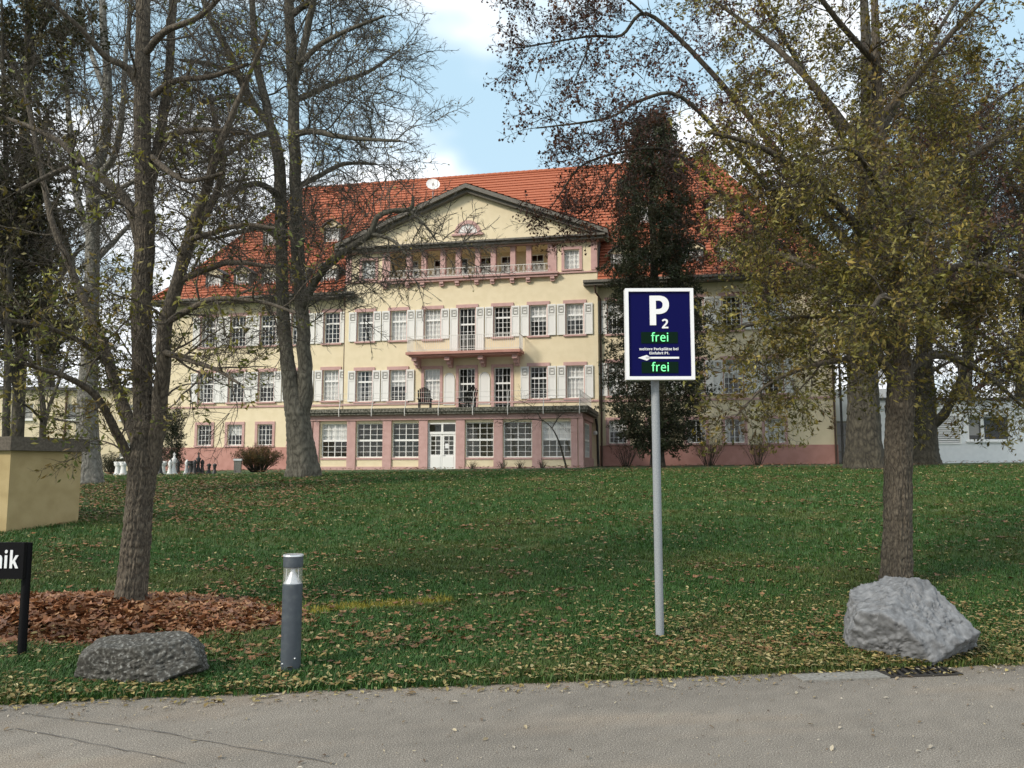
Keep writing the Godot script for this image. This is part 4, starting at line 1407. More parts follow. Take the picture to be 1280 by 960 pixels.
func ridged(g: Geo, p: PackedVector3Array, r: PackedFloat32Array, sides: int, amp: float, seed_: int, flare: float) -> void:
	# a trunk whose bark stands in ridges and whose foot spreads
	var nz := FastNoiseLite.new()
	nz.seed = seed_
	nz.frequency = 1.0
	nz.fractal_octaves = 4
	var k := g.v.size()
	var base := p[0].y
	for q in p.size():
		for s in sides:
			var a := TAU * s / sides
			var o := Vector3(cos(a), 0, sin(a))
			var hgt := p[q].y - base
			var rad := r[q] * (1.0 + flare * exp(-hgt / (r[0] * 1.6)) * (1.0 + 0.5 * sin(a * 5.0 + seed_)))
			var e := nz.get_noise_3d(o.x * 5.5, p[q].y / r[0] * 0.35, o.z * 5.5)
			var f := nz.get_noise_3d(o.x * 16.0 + 9.0, p[q].y / r[0] * 1.1, o.z * 16.0)
			g.v.append(p[q] + o * rad * (1.0 + amp * (e - absf(f) * 1.3)))
			g.n.append(o)
	for q in p.size() - 1:
		for s in sides:
			var a0 := k + q * sides + s
			var a1 := k + q * sides + (s + 1) % sides
			for e in [a0, a1, a0 + sides, a1, a1 + sides, a0 + sides]: g.i.append(e)
	g.smooth(k)

func tree(called: String, label: String, d: float, trunk: Array, limbs: Array, o: Dictionary) -> Node3D:
	# trunk and limbs are traced as [pixel x, pixel y, radius in pixels, nearer (-) or farther (+) in metres]
	var foot := on_ground(trunk[0][0], trunk[0][1], d)
	var t := thing(called, label, "tree", foot, 0.0)
	var g := Geo.new()
	var lines := []
	var all := [trunk] + limbs
	for li in all.size():
		var pts := PackedVector3Array()
		var rad := PackedFloat32Array()
		for q in all[li].size():
			var e: Array = all[li][q]
			var off: float = e[3] if e.size() > 3 else 0.0
			var w := P(e[0], e[1], d + off)
			if li == 0 and q == 0: w = foot + Vector3(0, -0.12, 0)
			pts.append(w - foot)
			rad.append(e[2] * (d + off) / F)
		var sm := smooth_line(pts, rad, 16 if li == 0 and o.get("ridge", 0.0) > 0 else 5, 0.12 if li else 0.03)
		if li == 0: ridged(g, sm[0], sm[1], o.get("sides", 22), maxf(o.get("ridge", 0.0), 0.05), int(d * 7), o.get("flare", 0.35))
		else: g.tube(sm[0], sm[1], 9, true)
		lines.append(sm)
	var br := g
	var spots := []
	var step: float = o.step
	for li in lines.size():
		if li == 0 and not o.get("trunk_shoots", false): continue
		var pts: PackedVector3Array = lines[li][0]
		var rad: PackedFloat32Array = lines[li][1]
		var acc := rnd(0, step)
		var gold := rnd(0, TAU)
		var total := 0.0
		for q in pts.size() - 1: total += pts[q].distance_to(pts[q + 1])
		var run := 0.0
		for q in pts.size() - 1:
			var seg := pts[q].distance_to(pts[q + 1])
			run += seg
			acc += seg
			if run / total < o.get("from", 0.15): continue
			while acc > step:
				acc -= step
				gold += 2.4 + rnd(-0.3, 0.3)
				var tan_ := (pts[q + 1] - pts[q]).normalized()
				var side := tan_.cross(Vector3(0.2, 0.9, 0.4)).normalized().rotated(tan_, gold)
				var ang := rnd(0.75, 1.25)
				var dir: Vector3 = (tan_ * cos(ang) + side * sin(ang) + Vector3.UP * o.get("lift", 0.15)).normalized()
				var f := run / total
				var L: float = o.blen * rnd(0.5, 1.15) * (1.0 - 0.55 * f)
				bough(br, spots, pts[q].lerp(pts[q + 1], rng.randf()), dir, L, minf(rad[q] * 0.55, 0.006 + L * 0.011), o, 0)
		spots.append(aim(pts[-1] - pts[-3], o.slen, pts[-1]))
	geo("trunk", g, o.bark, t)
	crown(t, o.sprays, spots, o.leafy, o.palette)
	return t

func bough(g: Geo, spots: Array, at: Vector3, dir: Vector3, L: float, r: float, o: Dictionary, level: int) -> void:
	var n := 7 if level == 0 else 4
	var pts := PackedVector3Array([at])
	var rad := PackedFloat32Array([r])
	var d := dir
	var bend: float = o.get("bend", 0.28)
	for k in n:
		d = (d + Vector3(rnd(-1, 1), rnd(-1, 1), rnd(-1, 1)) * bend + Vector3.UP * (o.get("curl", 0.05) if k > n / 2 else -o.get("droop", 0.0))).normalized()
		pts.append(pts[-1] + d * L / n)
		rad.append(lerpf(r, r * 0.3, (k + 1.0) / n))
	g.tube(pts, rad, 5 if level == 0 else 4, false)
	var ss: float = o.sstep
	var acc := rnd(0, ss)
	for k in range(1 if level == 0 else 0, n):
		acc += L / n
		while acc > ss:
			acc -= ss
			var tan_ := (pts[k + 1] - pts[k]).normalized()
			var side := tan_.cross(Vector3(rnd(-1, 1), rnd(-1, 1), rnd(-1, 1))).normalized()
			var sd: Vector3 = (tan_ * 0.7 + side * rnd(0.4, 1.0) + Vector3.UP * (o.get("curl", 0.05) * 2.0 - o.get("droop", 0.0) * 2.5)).normalized()
			spots.append(aim(sd, o.slen * rnd(0.6, 1.2), pts[k].lerp(pts[k + 1], rng.randf())))
	spots.append(aim(d, o.slen * rnd(0.8, 1.2), pts[-1]))
	if level == 0:
		var subs := int(o.get("subs", 4) * rnd(0.7, 1.3))
		for j in subs:
			var k := 1 + rng.randi() % (n - 1)
			var tan_ := (pts[k + 1] - pts[k]).normalized()
			var side := tan_.cross(Vector3(rnd(-1, 1), rnd(-1, 1), rnd(-1, 1))).normalized()
			bough(g, spots, pts[k], (tan_ * 0.7 + side * rnd(0.5, 1.0) + Vector3.UP * 0.1).normalized(), L * rnd(0.3, 0.6), rad[k] * 0.6, o, 1)

func some(p: float) -> Callable:
	return func(_at: Vector3) -> float: return p

func trees() -> void:
	var near_bare := []; var near_leafy := []; var far_bare := []; var far_red := []; var dark := []; var needle := []; var grey_bare := []
	for k in 3:
		near_bare.append(spray(100 + k, 9, 3, 0.85, 14, 0.15, 0.03, 0.8, M.twig_brown, M.leaf_live))
		near_leafy.append(spray(110 + k, 9, 3, 0.8, 30, 0.15, 0.03, 0.9, M.twig_brown, M.leaf_live))
		far_bare.append(spray(120 + k, 10, 4, 1.35, 7, 0.07, 0.018, 0.8, M.twig_grey, M.leaf_live))
		grey_bare.append(spray(160 + k, 10, 4, 1.35, 0, 0.07, 0.018, 0.8, M.twig_grey, M.leaf_live))
		far_red.append(spray(130 + k, 9, 4, 1.2, 32, 0.1, 0.038, 0.3, M.twig_dark, M.leaf_live))
		dark.append(spray(140 + k, 8, 2, 1.0, 70, 0.12, 0.035, 0.5, M.twig_dark, M.leaf_live))
		needle.append(spray(150 + k, 10, 3, 1.0, 110, 0.11, 0.018, 0.2, M.twig_dark, M.leaf_live))
	var olive := [Vector3(0.16, 0.165, 0.03), Vector3(0.24, 0.23, 0.04), Vector3(0.11, 0.115, 0.022), Vector3(0.32, 0.26, 0.05), Vector3(0.15, 0.1, 0.03), Vector3(0.38, 0.35, 0.1)]
	var green := [Vector3(0.15, 0.19, 0.03), Vector3(0.24, 0.27, 0.05), Vector3(0.1, 0.14, 0.022), Vector3(0.32, 0.3, 0.08), Vector3(0.18, 0.14, 0.03)]
	var red := [Vector3(0.075, 0.028, 0.018), Vector3(0.12, 0.045, 0.022), Vector3(0.06, 0.03, 0.025), Vector3(0.16, 0.07, 0.03)]
	var ever := [Vector3(0.035, 0.055, 0.022), Vector3(0.055, 0.078, 0.032), Vector3(0.085, 0.105, 0.055), Vector3(0.08, 0.075, 0.035)]
	var dull := [Vector3(0.05, 0.055, 0.018), Vector3(0.035, 0.045, 0.014), Vector3(0.075, 0.065, 0.022), Vector3(0.1, 0.09, 0.025)]
	# ash on the leaf mound
	tree("ash_tree", "rough barked tree growing from the brown leaf mound, few green leaves left", 8.0,
		[[160, 775, 19], [164, 745, 17], [169, 690, 16.5], [173, 640, 16], [177, 600, 16.5], [180, 570, 17], [181, 525, 13], [178, 480, 11.5], [177, 380, 12.5], [181, 300, 12], [180, 240, 11], [178, 180, 10.5], [178, 90, 9.5], [179, 0, 8.5], [176, -120, 6], [174, -240, 3]],
		[[[186, 590, 11], [196, 540, 10, -0.05], [204, 463, 9, -0.15], [206, 405, 9, -0.2], [223, 350, 8, -0.25], [236, 297, 7, -0.3], [258, 236, 6, -0.4], [272, 190, 5, -0.5], [300, 120, 3.5, -0.6], [335, 40, 2, -0.8]],
		[[224, 346, 6, -0.25], [247, 287, 5, -0.1], [273, 236, 4.5, 0.1], [278, 190, 3.5, 0.2], [262, 120, 2.5, 0.3]],
		[[236, 300, 4, -0.3], [262, 292, 3.6, -0.4], [305, 281, 3, -0.5], [345, 286, 2, -0.7]],
		[[222, 352, 4.5, -0.25], [258, 337, 4, -0.3], [291, 328, 3.4, -0.35], [340, 334, 2.2, -0.4]],
		[[207, 404, 4.5, -0.2], [240, 385, 4, -0.4], [271, 373, 3.4, -0.6], [330, 378, 2.4, -0.8], [370, 392, 1.5, -1.0]],
		[[205, 440, 4, -0.2], [235, 450, 3.4, -0.5], [270, 462, 2.6, -0.8], [300, 480, 1.6, -1.1]],
		[[172, 595, 7], [156, 562, 6, -0.1], [137, 524, 5, -0.3], [117, 492, 4.5, -0.5], [80, 470, 3.4, -0.8], [30, 455, 2.2, -1.1]],
		[[177, 560, 10], [160, 522, 8, 0.1], [146, 486, 7, 0.2], [137, 455, 6.4, 0.25], [126, 422, 6, 0.3], [104, 375, 5.2, 0.4], [84, 325, 4.4, 0.5], [64, 275, 3.8, 0.6], [48, 195, 3, 0.8], [30, 110, 2, 1.0]],
		[[138, 458, 4.2, 0.25], [105, 430, 3.6, 0.0], [60, 410, 3, -0.3], [10, 400, 2, -0.6]],
		[[178, 318, 8], [161, 256, 6.5, 0.05], [132, 226, 5.6, 0.1], [104, 203, 4.8, 0.2], [66, 172, 3.6, 0.3], [10, 148, 2.2, 0.4]],
		[[105, 203, 3.5, 0.2], [70, 215, 3, 0.0], [20, 240, 2, -0.3]],
		[[178, 120, 6], [160, 86, 5, -0.1], [131, 70, 4.2, -0.2], [100, 35, 3.4, -0.4], [60, 0, 2.4, -0.6]],
		[[182, 250, 7], [193, 205, 6.5, 0.1], [206, 130, 6, 0.15], [213, 65, 5.4, 0.2], [216, 0, 5, 0.2], [222, -110, 3, 0.3]],
		[[190, 120, 4.5], [219, 101, 4, -0.1], [262, 96, 3.4, -0.3], [310, 80, 2.2, -0.5]],
		[[198, 176, 4.5, 0.1], [222, 166, 4, 0.0], [260, 162, 3.2, -0.2], [310, 168, 2, -0.5]],
		[[190, 196, 4], [208, 212, 3.8, -0.2], [236, 226, 3.2, -0.4], [280, 216, 2, -0.7]],
		[[180, 70, 5], [205, 40, 4.4, -0.2], [250, 20, 3.4, -0.4], [300, -30, 2, -0.6]]],
		{"bark": M.bark_ash, "ridge": 0.14, "sides": 96, "flare": 0.2, "step": 0.22, "blen": 0.9, "sstep": 0.19, "slen": 0.42, "subs": 3, "lift": 0.1, "sprays": near_bare, "palette": green, "trunk_shoots": false,
		"leafy": func(at: Vector3) -> float: return 0.95 if at.y < 3.6 and at.x < -3.6 else 0.4 if at.y < 3.3 else 0.18})
	# double trunk in front of the left wing
	tree("twin_trunk_tree", "tall bare tree with two grey trunks grown together at the foot", 28.0,
		[[380, 600, 20], [378, 575, 17.5], [375, 545, 16], [371, 515, 15], [364, 485, 11], [358, 440, 8.5], [354, 390, 8], [352, 330, 7.8], [351, 260, 7.6], [349, 205, 7.6], [338, 158, 6.8], [315, 128, 6.5], [284, 62, 5], [258, 12, 4], [240, -60, 2]],
		[[[375, 525, 13], [381, 480, 9.5], [379, 420, 8.6], [374, 350, 8.2], [370, 280, 8], [368, 180, 7.6], [365, 90, 7], [361, 10, 6.4], [358, -90, 5], [355, -180, 3]],
		[[338, 160, 6], [330, 119, 5.5, 0.5], [321, 79, 5, 0.8], [315, 0, 4, 1.0], [312, -90, 2.4, 1.0]],
		[[366, 110, 5.5], [379, 60, 5, -0.5], [390, 8, 4.4, -0.8], [402, -70, 2.6, -1.0]],
		[[378, 390, 5.5], [388, 362, 5.2, -0.5], [406, 336, 5, -1.0], [434, 312, 4.6, -1.4], [462, 293, 4.2, -1.6], [471, 272, 3.6, -1.7], [488, 264, 3.2, -1.7], [513, 261, 2.8, -1.7], [516, 246, 1.8, -1.7]],
		[[462, 292, 2.6, -1.6], [490, 300, 2.2, -1.8], [508, 318, 1.6, -2.0]],
		[[510, 262, 2, -1.7], [530, 280, 1.6, -1.8], [545, 300, 1.0, -2.0]],
		[[368, 168, 4.5], [392, 164, 4, -1.0], [420, 170, 3.4, -2.0], [455, 174, 2.6, -3.0], [500, 176, 1.6, -4.0]],
		[[366, 126, 4.2], [392, 116, 3.8, 0.8], [420, 103, 3.2, 1.6], [460, 90, 2.4, 2.4], [500, 62, 1.4, 3.0]],
		[[364, 92, 4], [395, 60, 3.4, -1.0], [430, 40, 2.8, -2.0], [480, 20, 1.8, -3.0]],
		[[369, 235, 4], [395, 222, 3.4, 1.0], [430, 205, 2.6, 2.0], [470, 205, 1.6, 2.6]],
		[[348, 245, 4.5], [325, 230, 4, -1.0], [300, 235, 3.2, -2.0], [262, 250, 2, -3.0]],
		[[349, 300, 4], [330, 285, 3.4, 0.6], [300, 290, 2.8, 1.2], [262, 300, 1.8, 2.0]],
		[[340, 165, 4.4], [310, 175, 3.6, -1.0], [280, 195, 2.8, -2.0], [240, 205, 1.8, -3.0]],
		[[316, 130, 4], [285, 120, 3.2, 1.0], [250, 130, 2.2, 2.0]],
		[[362, 20, 4.5], [420, -20, 3.4, -1.0], [470, -50, 2, -2.0]],
		[[300, 95, 3.6], [262, 80, 3, -1.0], [225, 75, 2, -2.0]]],
		{"bark": M.bark_grey, "ridge": 0.06, "sides": 26, "flare": 0.22, "step": 0.8, "blen": 3.2, "sstep": 0.62, "slen": 1.35, "subs": 4, "lift": 0.08, "sprays": far_bare, "palette": olive, "leafy": some(0.5)})
	# grey trunk behind the chess figures
	tree("bare_tree", "tall bare tree with pale grey trunk behind the walled enclosure", 25.0,
		[[112, 594, 15], [111, 570, 13.5], [109, 530, 13], [110, 480, 11.5], [113, 420, 9.5], [115, 350, 8.8], [116, 280, 8.4], [117, 220, 8], [127, 195, 7], [134, 150, 6], [134, 90, 5.2], [129, 30, 4.6], [126, -60, 3], [122, -130, 2]],
		[[[116, 300, 5], [100, 262, 4.6, 1], [90, 200, 4, 1.6], [84, 120, 3, 2], [74, 30, 2, 2.4]],
		[[117, 225, 5], [140, 200, 4.4, -1], [152, 150, 3.8, -1.5], [156, 80, 3, -2], [165, -10, 2, -2.4]],
		[[114, 380, 4.4], [95, 350, 3.8, -1], [82, 300, 3.2, -1.6], [60, 250, 2, -2.2]],
		[[115, 330, 4], [140, 305, 3.4, 1], [165, 280, 2.6, 2], [200, 270, 1.6, 3]],
		[[134, 120, 4], [115, 70, 3.4, 1], [100, 10, 2.4, 2], [92, -60, 1.4, 2]],
		[[117, 250, 3.6], [150, 235, 3, -1], [190, 215, 2.2, -2], [230, 205, 1.4, -2.6]]],
		{"bark": M.bark_pale, "ridge": 0.08, "sides": 26, "flare": 0.3, "step": 0.8, "blen": 3.2, "sstep": 0.65, "slen": 1.3, "subs": 4, "lift": 0.1, "sprays": grey_bare, "palette": olive, "leafy": some(0.0)})
	# dark ivy clad pair at the left edge
	tree("ivy_clad_tree", "dark tree clad in dense green ivy behind the walled enclosure", 19.0,
		[[22, 590, 8], [22, 540, 7.5], [25, 470, 7], [27, 400, 7], [28, 300, 6.5], [30, 200, 6], [34, 100, 5], [36, 0, 4], [38, -80, 3]],
		[[[24, 500, 4], [12, 440, 4, -0.5], [5, 360, 3.6, -0.8], [-2, 260, 3, -1], [-5, 150, 2, -1]],
		[[28, 360, 4], [45, 330, 3.4, 0.5], [58, 290, 2.6, 1.0]],
		[[30, 240, 4], [48, 190, 3.4, -0.5], [60, 140, 2.4, -1.0]],
		[[28, 300, 4], [0, 250, 3.4, 0.5], [-30, 200, 2.4, 1.0]],
		[[34, 120, 3.4], [10, 70, 3, 0.6], [-10, 20, 2, 1.0]],
		[[36, 60, 3], [56, 30, 2.4, -0.4], [66, -10, 1.6, -0.8]]],
		{"bark": M.bark_dark, "step": 0.36, "blen": 0.95, "sstep": 0.3, "slen": 0.75, "subs": 3, "lift": 0.0, "droop": 0.05, "trunk_shoots": true, "from": 0.28, "sprays": dark, "palette": dull, "leafy": some(0.92)})
	tree("thin_stem_tree", "thin straight stem beside the ivy clad tree", 18.0, [[8, 600, 5], [8, 520, 4.6], [10, 440, 4.2], [12, 340, 3.6], [8, 220, 3], [4, 100, 2.2], [2, 0, 1.4]],
		[[[12, 330, 2.4], [36, 280, 2, 0.6], [60, 220, 1.2, 1.0]], [[9, 250, 2], [-10, 180, 1.6, -0.5], [-30, 110, 1, -1]]],
		{"bark": M.bark_dark, "step": 0.5, "blen": 1.2, "sstep": 0.4, "slen": 0.8, "subs": 3, "trunk_shoots": true, "from": 0.5, "sprays": dark, "palette": dull, "leafy": some(0.6)})
	tree("young_tree", "slender young tree with forked stem just behind the enclosure's coping", 17.0, [[52, 640, 4.5], [53, 550, 4], [54, 515, 3.6], [50, 470, 3], [46, 420, 2]],
		[[[54, 535, 2.8], [62, 508, 2.4, 0.3], [76, 470, 1.8, 0.6], [88, 430, 1.2, 0.8]], [[54, 528, 2], [40, 512, 1.6, -0.4], [20, 500, 1.1, -0.8]], [[55, 520, 1.8], [74, 525, 1.4, -0.4], [98, 528, 0.9, -0.8]]],
		{"bark": M.bark_dark, "step": 0.4, "blen": 0.8, "sstep": 0.35, "slen": 0.55, "subs": 2, "sprays": near_bare, "palette": green, "leafy": some(0.7)})
	# dark evergreen behind the sign
	var ef := on_ground(822, 582, 38.0)
	var et := thing("evergreen_tree", "dark narrow evergreen tree in front of the clinic behind the parking sign", "tree", ef)
	var eg := Geo.new()
	eg.tube(PackedVector3Array([Vector3(0, -0.2, 0), Vector3(0, 0.5, 0), Vector3(0.05, 4, 0), Vector3(0, 10, 0), Vector3(-0.15, 17.5, 0)]), PackedFloat32Array([0.42, 0.33, 0.28, 0.18, 0.03]), 14)
	geo("trunk", eg, M.bark_dark, et)
	var wide := [[0.9, 0.8], [1.6, 1.7], [2.6, 2.2], [4.5, 2.5], [7.0, 2.4], [10.0, 2.3], [12.5, 2.1], [14.5, 1.5], [16.0, 0.9], [17.2, 0.3]]
	var es := []
	var lump := FastNoiseLite.new()
	lump.seed = 4
	lump.frequency = 0.45
	for k in 3300:
		var hh := rnd(0.9, 17.1)
		var rr := 0.0
		for q in wide.size() - 1:
			if hh >= wide[q][0]: rr = remap(hh, wide[q][0], wide[q + 1][0], wide[q][1], wide[q + 1][1])
		var a := rnd(0, TAU)
		rr *= 0.85 + 0.7 * lump.get_noise_3d(cos(a) * 2.0, hh, sin(a) * 2.0)
		var f := sqrt(rnd(0.05, 1.0))
		es.append(aim(Vector3(cos(a), rnd(-0.7, 0.25), sin(a)), rnd(0.5, 0.9), Vector3(cos(a) * rr * f * 0.85, hh, sin(a) * rr * f * 0.85)))
	crown(et, dark, es, some(0.9), ever)
	# copper beech behind the right foreground tree
	tree("copper_beech", "old thick trunked beech with rust red leaves and long drooping limbs", 29.0,
		[[1083, 588, 21], [1081, 560, 19.5], [1079, 500, 18.5], [1078, 440, 18], [1080, 360, 16], [1084, 270, 13], [1086, 180, 11], [1084, 90, 8], [1080, 0, 5], [1076, -70, 3]],
		[[[1078, 330, 6.2], [1010, 240, 5.0, 0.5], [940, 150, 4.0, 1.0], [870, 70, 3.2, 1.2], [808, 17, 2.5, 1.2], [777, 44, 2.0, 1.2], [740, 45, 1.6, 1.2], [695, 52, 1.2, 1.0], [650, 60, 0.7, 1.0]],
		[[808, 20, 1.7, 1.2], [770, -10, 1.4, 0.8], [720, -20, 1.1, 0.4], [665, -5, 0.7, 0.0]],
		[[1079, 370, 5.6], [1000, 280, 4.3, -1.5], [920, 190, 3.3, -2.5], [850, 120, 2.6, -3.0], [798, 127, 2.1, -3.0], [764, 146, 1.7, -3.0], [722, 154, 1.4, -3.0], [670, 160, 0.8, -3.0]],
		[[1079, 390, 5.0], [980, 310, 3.7, 2.5], [900, 240, 2.9, 3.5], [840, 190, 2.2, 4.0], [784, 189, 1.8, 4.0], [729, 206, 1.4, 4.0], [702, 240, 1.0, 4.0], [690, 258, 0.6, 4.0]],
		[[790, 190, 1.2, 4.0], [765, 220, 1.1, 4.0], [740, 262, 0.8, 4.0], [700, 290, 0.6, 4.0]],
		[[740, 48, 1.1, 1.2], [728, 78, 0.9, 1.0], [715, 110, 0.7, 0.8]],
		[[1082, 300, 5.0], [1140, 220, 4.0, 1], [1200, 160, 3.1, 2], [1270, 110, 2.1, 3], [1330, 80, 1.2, 4]],
		[[1080, 350, 4.3], [1140, 310, 3.5, -2], [1200, 290, 2.6, -3], [1270, 280, 1.6, -4]],
		[[1085, 230, 4.3], [1030, 130, 3.5, -2], [980, 50, 2.6, -3], [930, -30, 1.6, -4]],
		[[1085, 180, 3.7], [1140, 90, 3.1, 2], [1190, 10, 2.2, 3], [1230, -60, 1.4, 4]],
		[[1079, 400, 3.7], [1010, 360, 3.0, 3], [950, 330, 2.1, 4.5], [900, 300, 1.2, 5.5]]],
		{"bark": M.bark_dark, "ridge": 0.05, "sides": 26, "flare": 0.35, "step": 0.75, "blen": 2.6, "sstep": 0.5, "slen": 1.2, "subs": 3, "lift": -0.05, "droop": 0.04, "from": 0.22, "sprays": far_red, "palette": red, "leafy": some(0.92)})
	# tree beside the annexe
	tree("annexe_tree", "dark trunked tree with forking low limb in front of the white annexe", 36.0,
		[[1157, 578, 15], [1157, 560, 13.5], [1157, 530, 13], [1156, 500, 13], [1155, 440, 10], [1158, 360, 8], [1162, 260, 6], [1165, 150, 4], [1168, 60, 2.4]],
		[[[1160, 535, 7], [1178, 520, 6, -0.5], [1192, 495, 5, -1.0], [1212, 440, 4.4, -1.4], [1225, 370, 3.6, -1.8], [1240, 280, 2.6, -2]],
		[[1156, 430, 6], [1190, 380, 5, 1], [1225, 330, 4, 2], [1270, 280, 2.6, 3]],
		[[1158, 350, 5], [1200, 290, 4, -1], [1250, 230, 3, -2], [1300, 180, 1.8, -3]],
		[[1156, 400, 5], [1120, 340, 4, 1], [1090, 270, 3, 2]],
		[[1225, 370, 3.4, -1.8], [1262, 340, 2.8, -2.4], [1300, 330, 2, -3]],
		[[1162, 250, 4], [1200, 180, 3, 1], [1240, 110, 2, 2]],
		[[1200, 470, 3, -1], [1240, 440, 2.4, -2], [1290, 430, 1.6, -3]]],
		{"bark": M.bark_dark, "ridge": 0.08, "sides": 26, "flare": 0.3, "step": 0.9, "blen": 2.8, "sstep": 0.6, "slen": 1.3, "subs": 4, "lift": 0.05, "sprays": far_red, "palette": dull + red, "leafy": some(0.75)})
	# wood behind the annexe and behind the side wing
	for e in [[1205, 56.0, 30, "brown leaved tree behind the white annexe, nearest the glazed link"], [1275, 60.0, 34, "brown leaved tree rising over the white annexe's dark window"], [1120, 66.0, 26, "brown leaved tree far behind the glazed link"], [1330, 54.0, 30, "brown leaved tree at the far end of the white annexe"]]:
		var x: float = e[0]
		var wb := []
		for k in 9:
			var a := k * 2.4
			var y := 500.0 - k * 36.0
			wb.append([[x, y, 4.0], [x + cos(a) * 42.0, y - 34.0, 2.6, sin(a) * 2.6], [x + cos(a) * 76.0, y - 52.0, 1.2, sin(a) * 4.6]])
		tree("wood_tree", e[3], e[1], [[x, 585, 9], [x, 520, 8], [x + 6, 400, 6], [x + 2, 280, 4], [x + 8, 170, 1.6]], wb,
			{"bark": M.bark_dark, "step": 1.2, "blen": 3.4, "sstep": 0.8, "slen": 1.8, "subs": 3, "lift": 0.05, "from": 0.1, "sprays": far_red, "palette": dull + red, "leafy": some(0.85)})
	tree("wood_tree", "dull green tree behind the yellow side wing", 64.0, [[60, 585, 8], [62, 500, 7], [58, 400, 6], [62, 300, 3], [60, 240, 1.2]],
		[[[61, 480, 4], [30, 440, 3, 2], [5, 400, 1.6, 3]], [[60, 440, 4], [95, 410, 3, -2], [120, 380, 1.6, -3]], [[60, 400, 4], [40, 350, 3, -2], [20, 310, 1.6, -3]], [[60, 380, 4], [85, 330, 3, 2], [110, 300, 1.6, 3]]],
		{"bark": M.bark_dark, "step": 1.0, "blen": 3.6, "sstep": 0.7, "slen": 1.8, "subs": 3, "from": 0.1, "sprays": far_red, "palette": dull, "leafy": some(0.9)})
	# foreground tree on the right
	tree("hornbeam_tree", "straight trunked tree behind the light boulder, crown full of yellow green leaves", 9.5,
		[[1119, 742, 20], [1121, 715, 17.5], [1122, 660, 16.5], [1122, 600, 16], [1124, 540, 16.5], [1126, 490, 16.5], [1126, 455, 13], [1121, 390, 10.5], [1115, 320, 9], [1106, 240, 8], [1099, 150, 7], [1095, 60, 5.5], [1092, -40, 3.6], [1090, -130, 2]],
		[[[1118, 478, 7.5], [1102, 452, 5.6, -0.15], [1080, 446, 4.6, -0.3], [1040, 452, 3.6, -0.5], [1000, 462, 2.8, -0.7], [955, 484, 1.8, -0.9], [920, 520, 1.0, -1.0]],
		[[1126, 460, 8], [1090, 400, 6.6, 0.3], [1040, 352, 5.4, 0.7], [985, 322, 4, 1.0], [925, 306, 2.4, 1.3]],
		[[1122, 410, 7], [1158, 356, 6, -0.3], [1205, 332, 4.8, -0.7], [1258, 338, 3.4, -1.0], [1310, 362, 2, -1.2]],
		[[1117, 350, 7], [1070, 282, 6, -0.4], [1012, 222, 4.8, -0.8], [945, 182, 3.4, -1.1], [885, 165, 2, -1.3]],
		[[1112, 300, 6.5], [1160, 240, 5.4, 0.4], [1220, 190, 4.2, 0.8], [1300, 150, 2.4, 1.2]],
		[[1104, 224, 6], [1052, 150, 5, 0.3], [994, 82, 4, 0.6], [935, 32, 2.8, 0.9], [880, -8, 1.6, 1.1]],
		[[1099, 150, 5.4], [1150, 90, 4.4, -0.3], [1200, 30, 3.4, -0.6], [1260, -30, 2, -0.9]],
		[[1128, 470, 7], [1162, 444, 6, 0.2], [1204, 452, 4.6, 0.5], [1245, 478, 3, 0.7], [1280, 510, 1.6, 0.8]],
		[[1096, 80, 4.6], [1044, 22, 3.6, -0.5], [1000, -40, 2.2, -0.9]],
		[[1124, 430, 6], [1118, 390, 5.2, -0.8], [1105, 370, 4, -1.5], [1090, 385, 2.2, -2.0]],
		[[1118, 350, 5], [1130, 300, 4.4, -0.9], [1145, 270, 3.2, -1.6], [1165, 280, 1.8, -2.1]],
		[[1108, 260, 5], [1085, 210, 4.2, -0.9], [1060, 185, 3, -1.6], [1030, 190, 1.6, -2.0]],
		[[1120, 390, 5], [1080, 350, 4.4, 1.0], [1050, 330, 3, 1.8], [1010, 340, 1.6, 2.3]],
		[[1100, 170, 4.4], [1130, 120, 3.6, 1.0], [1170, 100, 2.4, 1.8]],
		[[1090, 400, 4, 0.3], [1030, 395, 3.2, 0.0], [970, 400, 2.4, -0.3], [915, 412, 1.4, -0.6]],
		[[1012, 222, 3, -0.8], [960, 240, 2.4, -1.0], [910, 262, 1.6, -1.2]],
		[[1205, 332, 3, -0.7], [1235, 385, 2.4, -0.9], [1262, 430, 1.6, -1.1]]],
		{"bark": M.bark_ash, "ridge": 0.14, "sides": 96, "flare": 0.2, "step": 0.2, "blen": 0.85, "sstep": 0.13, "slen": 0.4, "subs": 3, "lift": -0.05, "droop": 0.05, "from": 0.12, "sprays": near_leafy, "palette": olive,
		"leafy": some(0.9)})
	# small plants
	shrub("round_shrub", "round shrub turning orange beside the stone post", on_ground(322, 589, 38.0), 1.25, 1.0, 90, needle, [Vector3(0.16, 0.12, 0.03), Vector3(0.2, 0.1, 0.03), Vector3(0.09, 0.1, 0.025)], 0.9)
	shrub("wall_shrub", "leggy shrub with pale yellow leaves against the pink plinth, nearest the evergreen", on_ground(886, 580, 41.2), 1.75, 0.8, 22, near_bare, olive, 0.8)
	shrub("wall_shrub", "leggy shrub with pale yellow leaves against the pink plinth, nearest the glazed link", on_ground(947, 578, 41.0), 1.75, 0.7, 20, near_bare, olive, 0.8)
	shrub("bare_shrub", "nearly leafless shrub at the corner beside the sunroom", on_ground(783, 584, 42.0), 1.6, 0.75, 20, near_bare, red, 0.4)
	var cf := thing("small_conifer", "small narrow dark green conifer behind the chess figures", "conifer", on_ground(213, 594, 35.6))
	var gg := Geo.new()
	gg.tube(PackedVector3Array([Vector3(0, -0.1, 0), Vector3(0, 2.6, 0)]), PackedFloat32Array([0.06, 0.01]), 6)
	geo("trunk", gg, M.bark_dark, cf)
	var sp := []
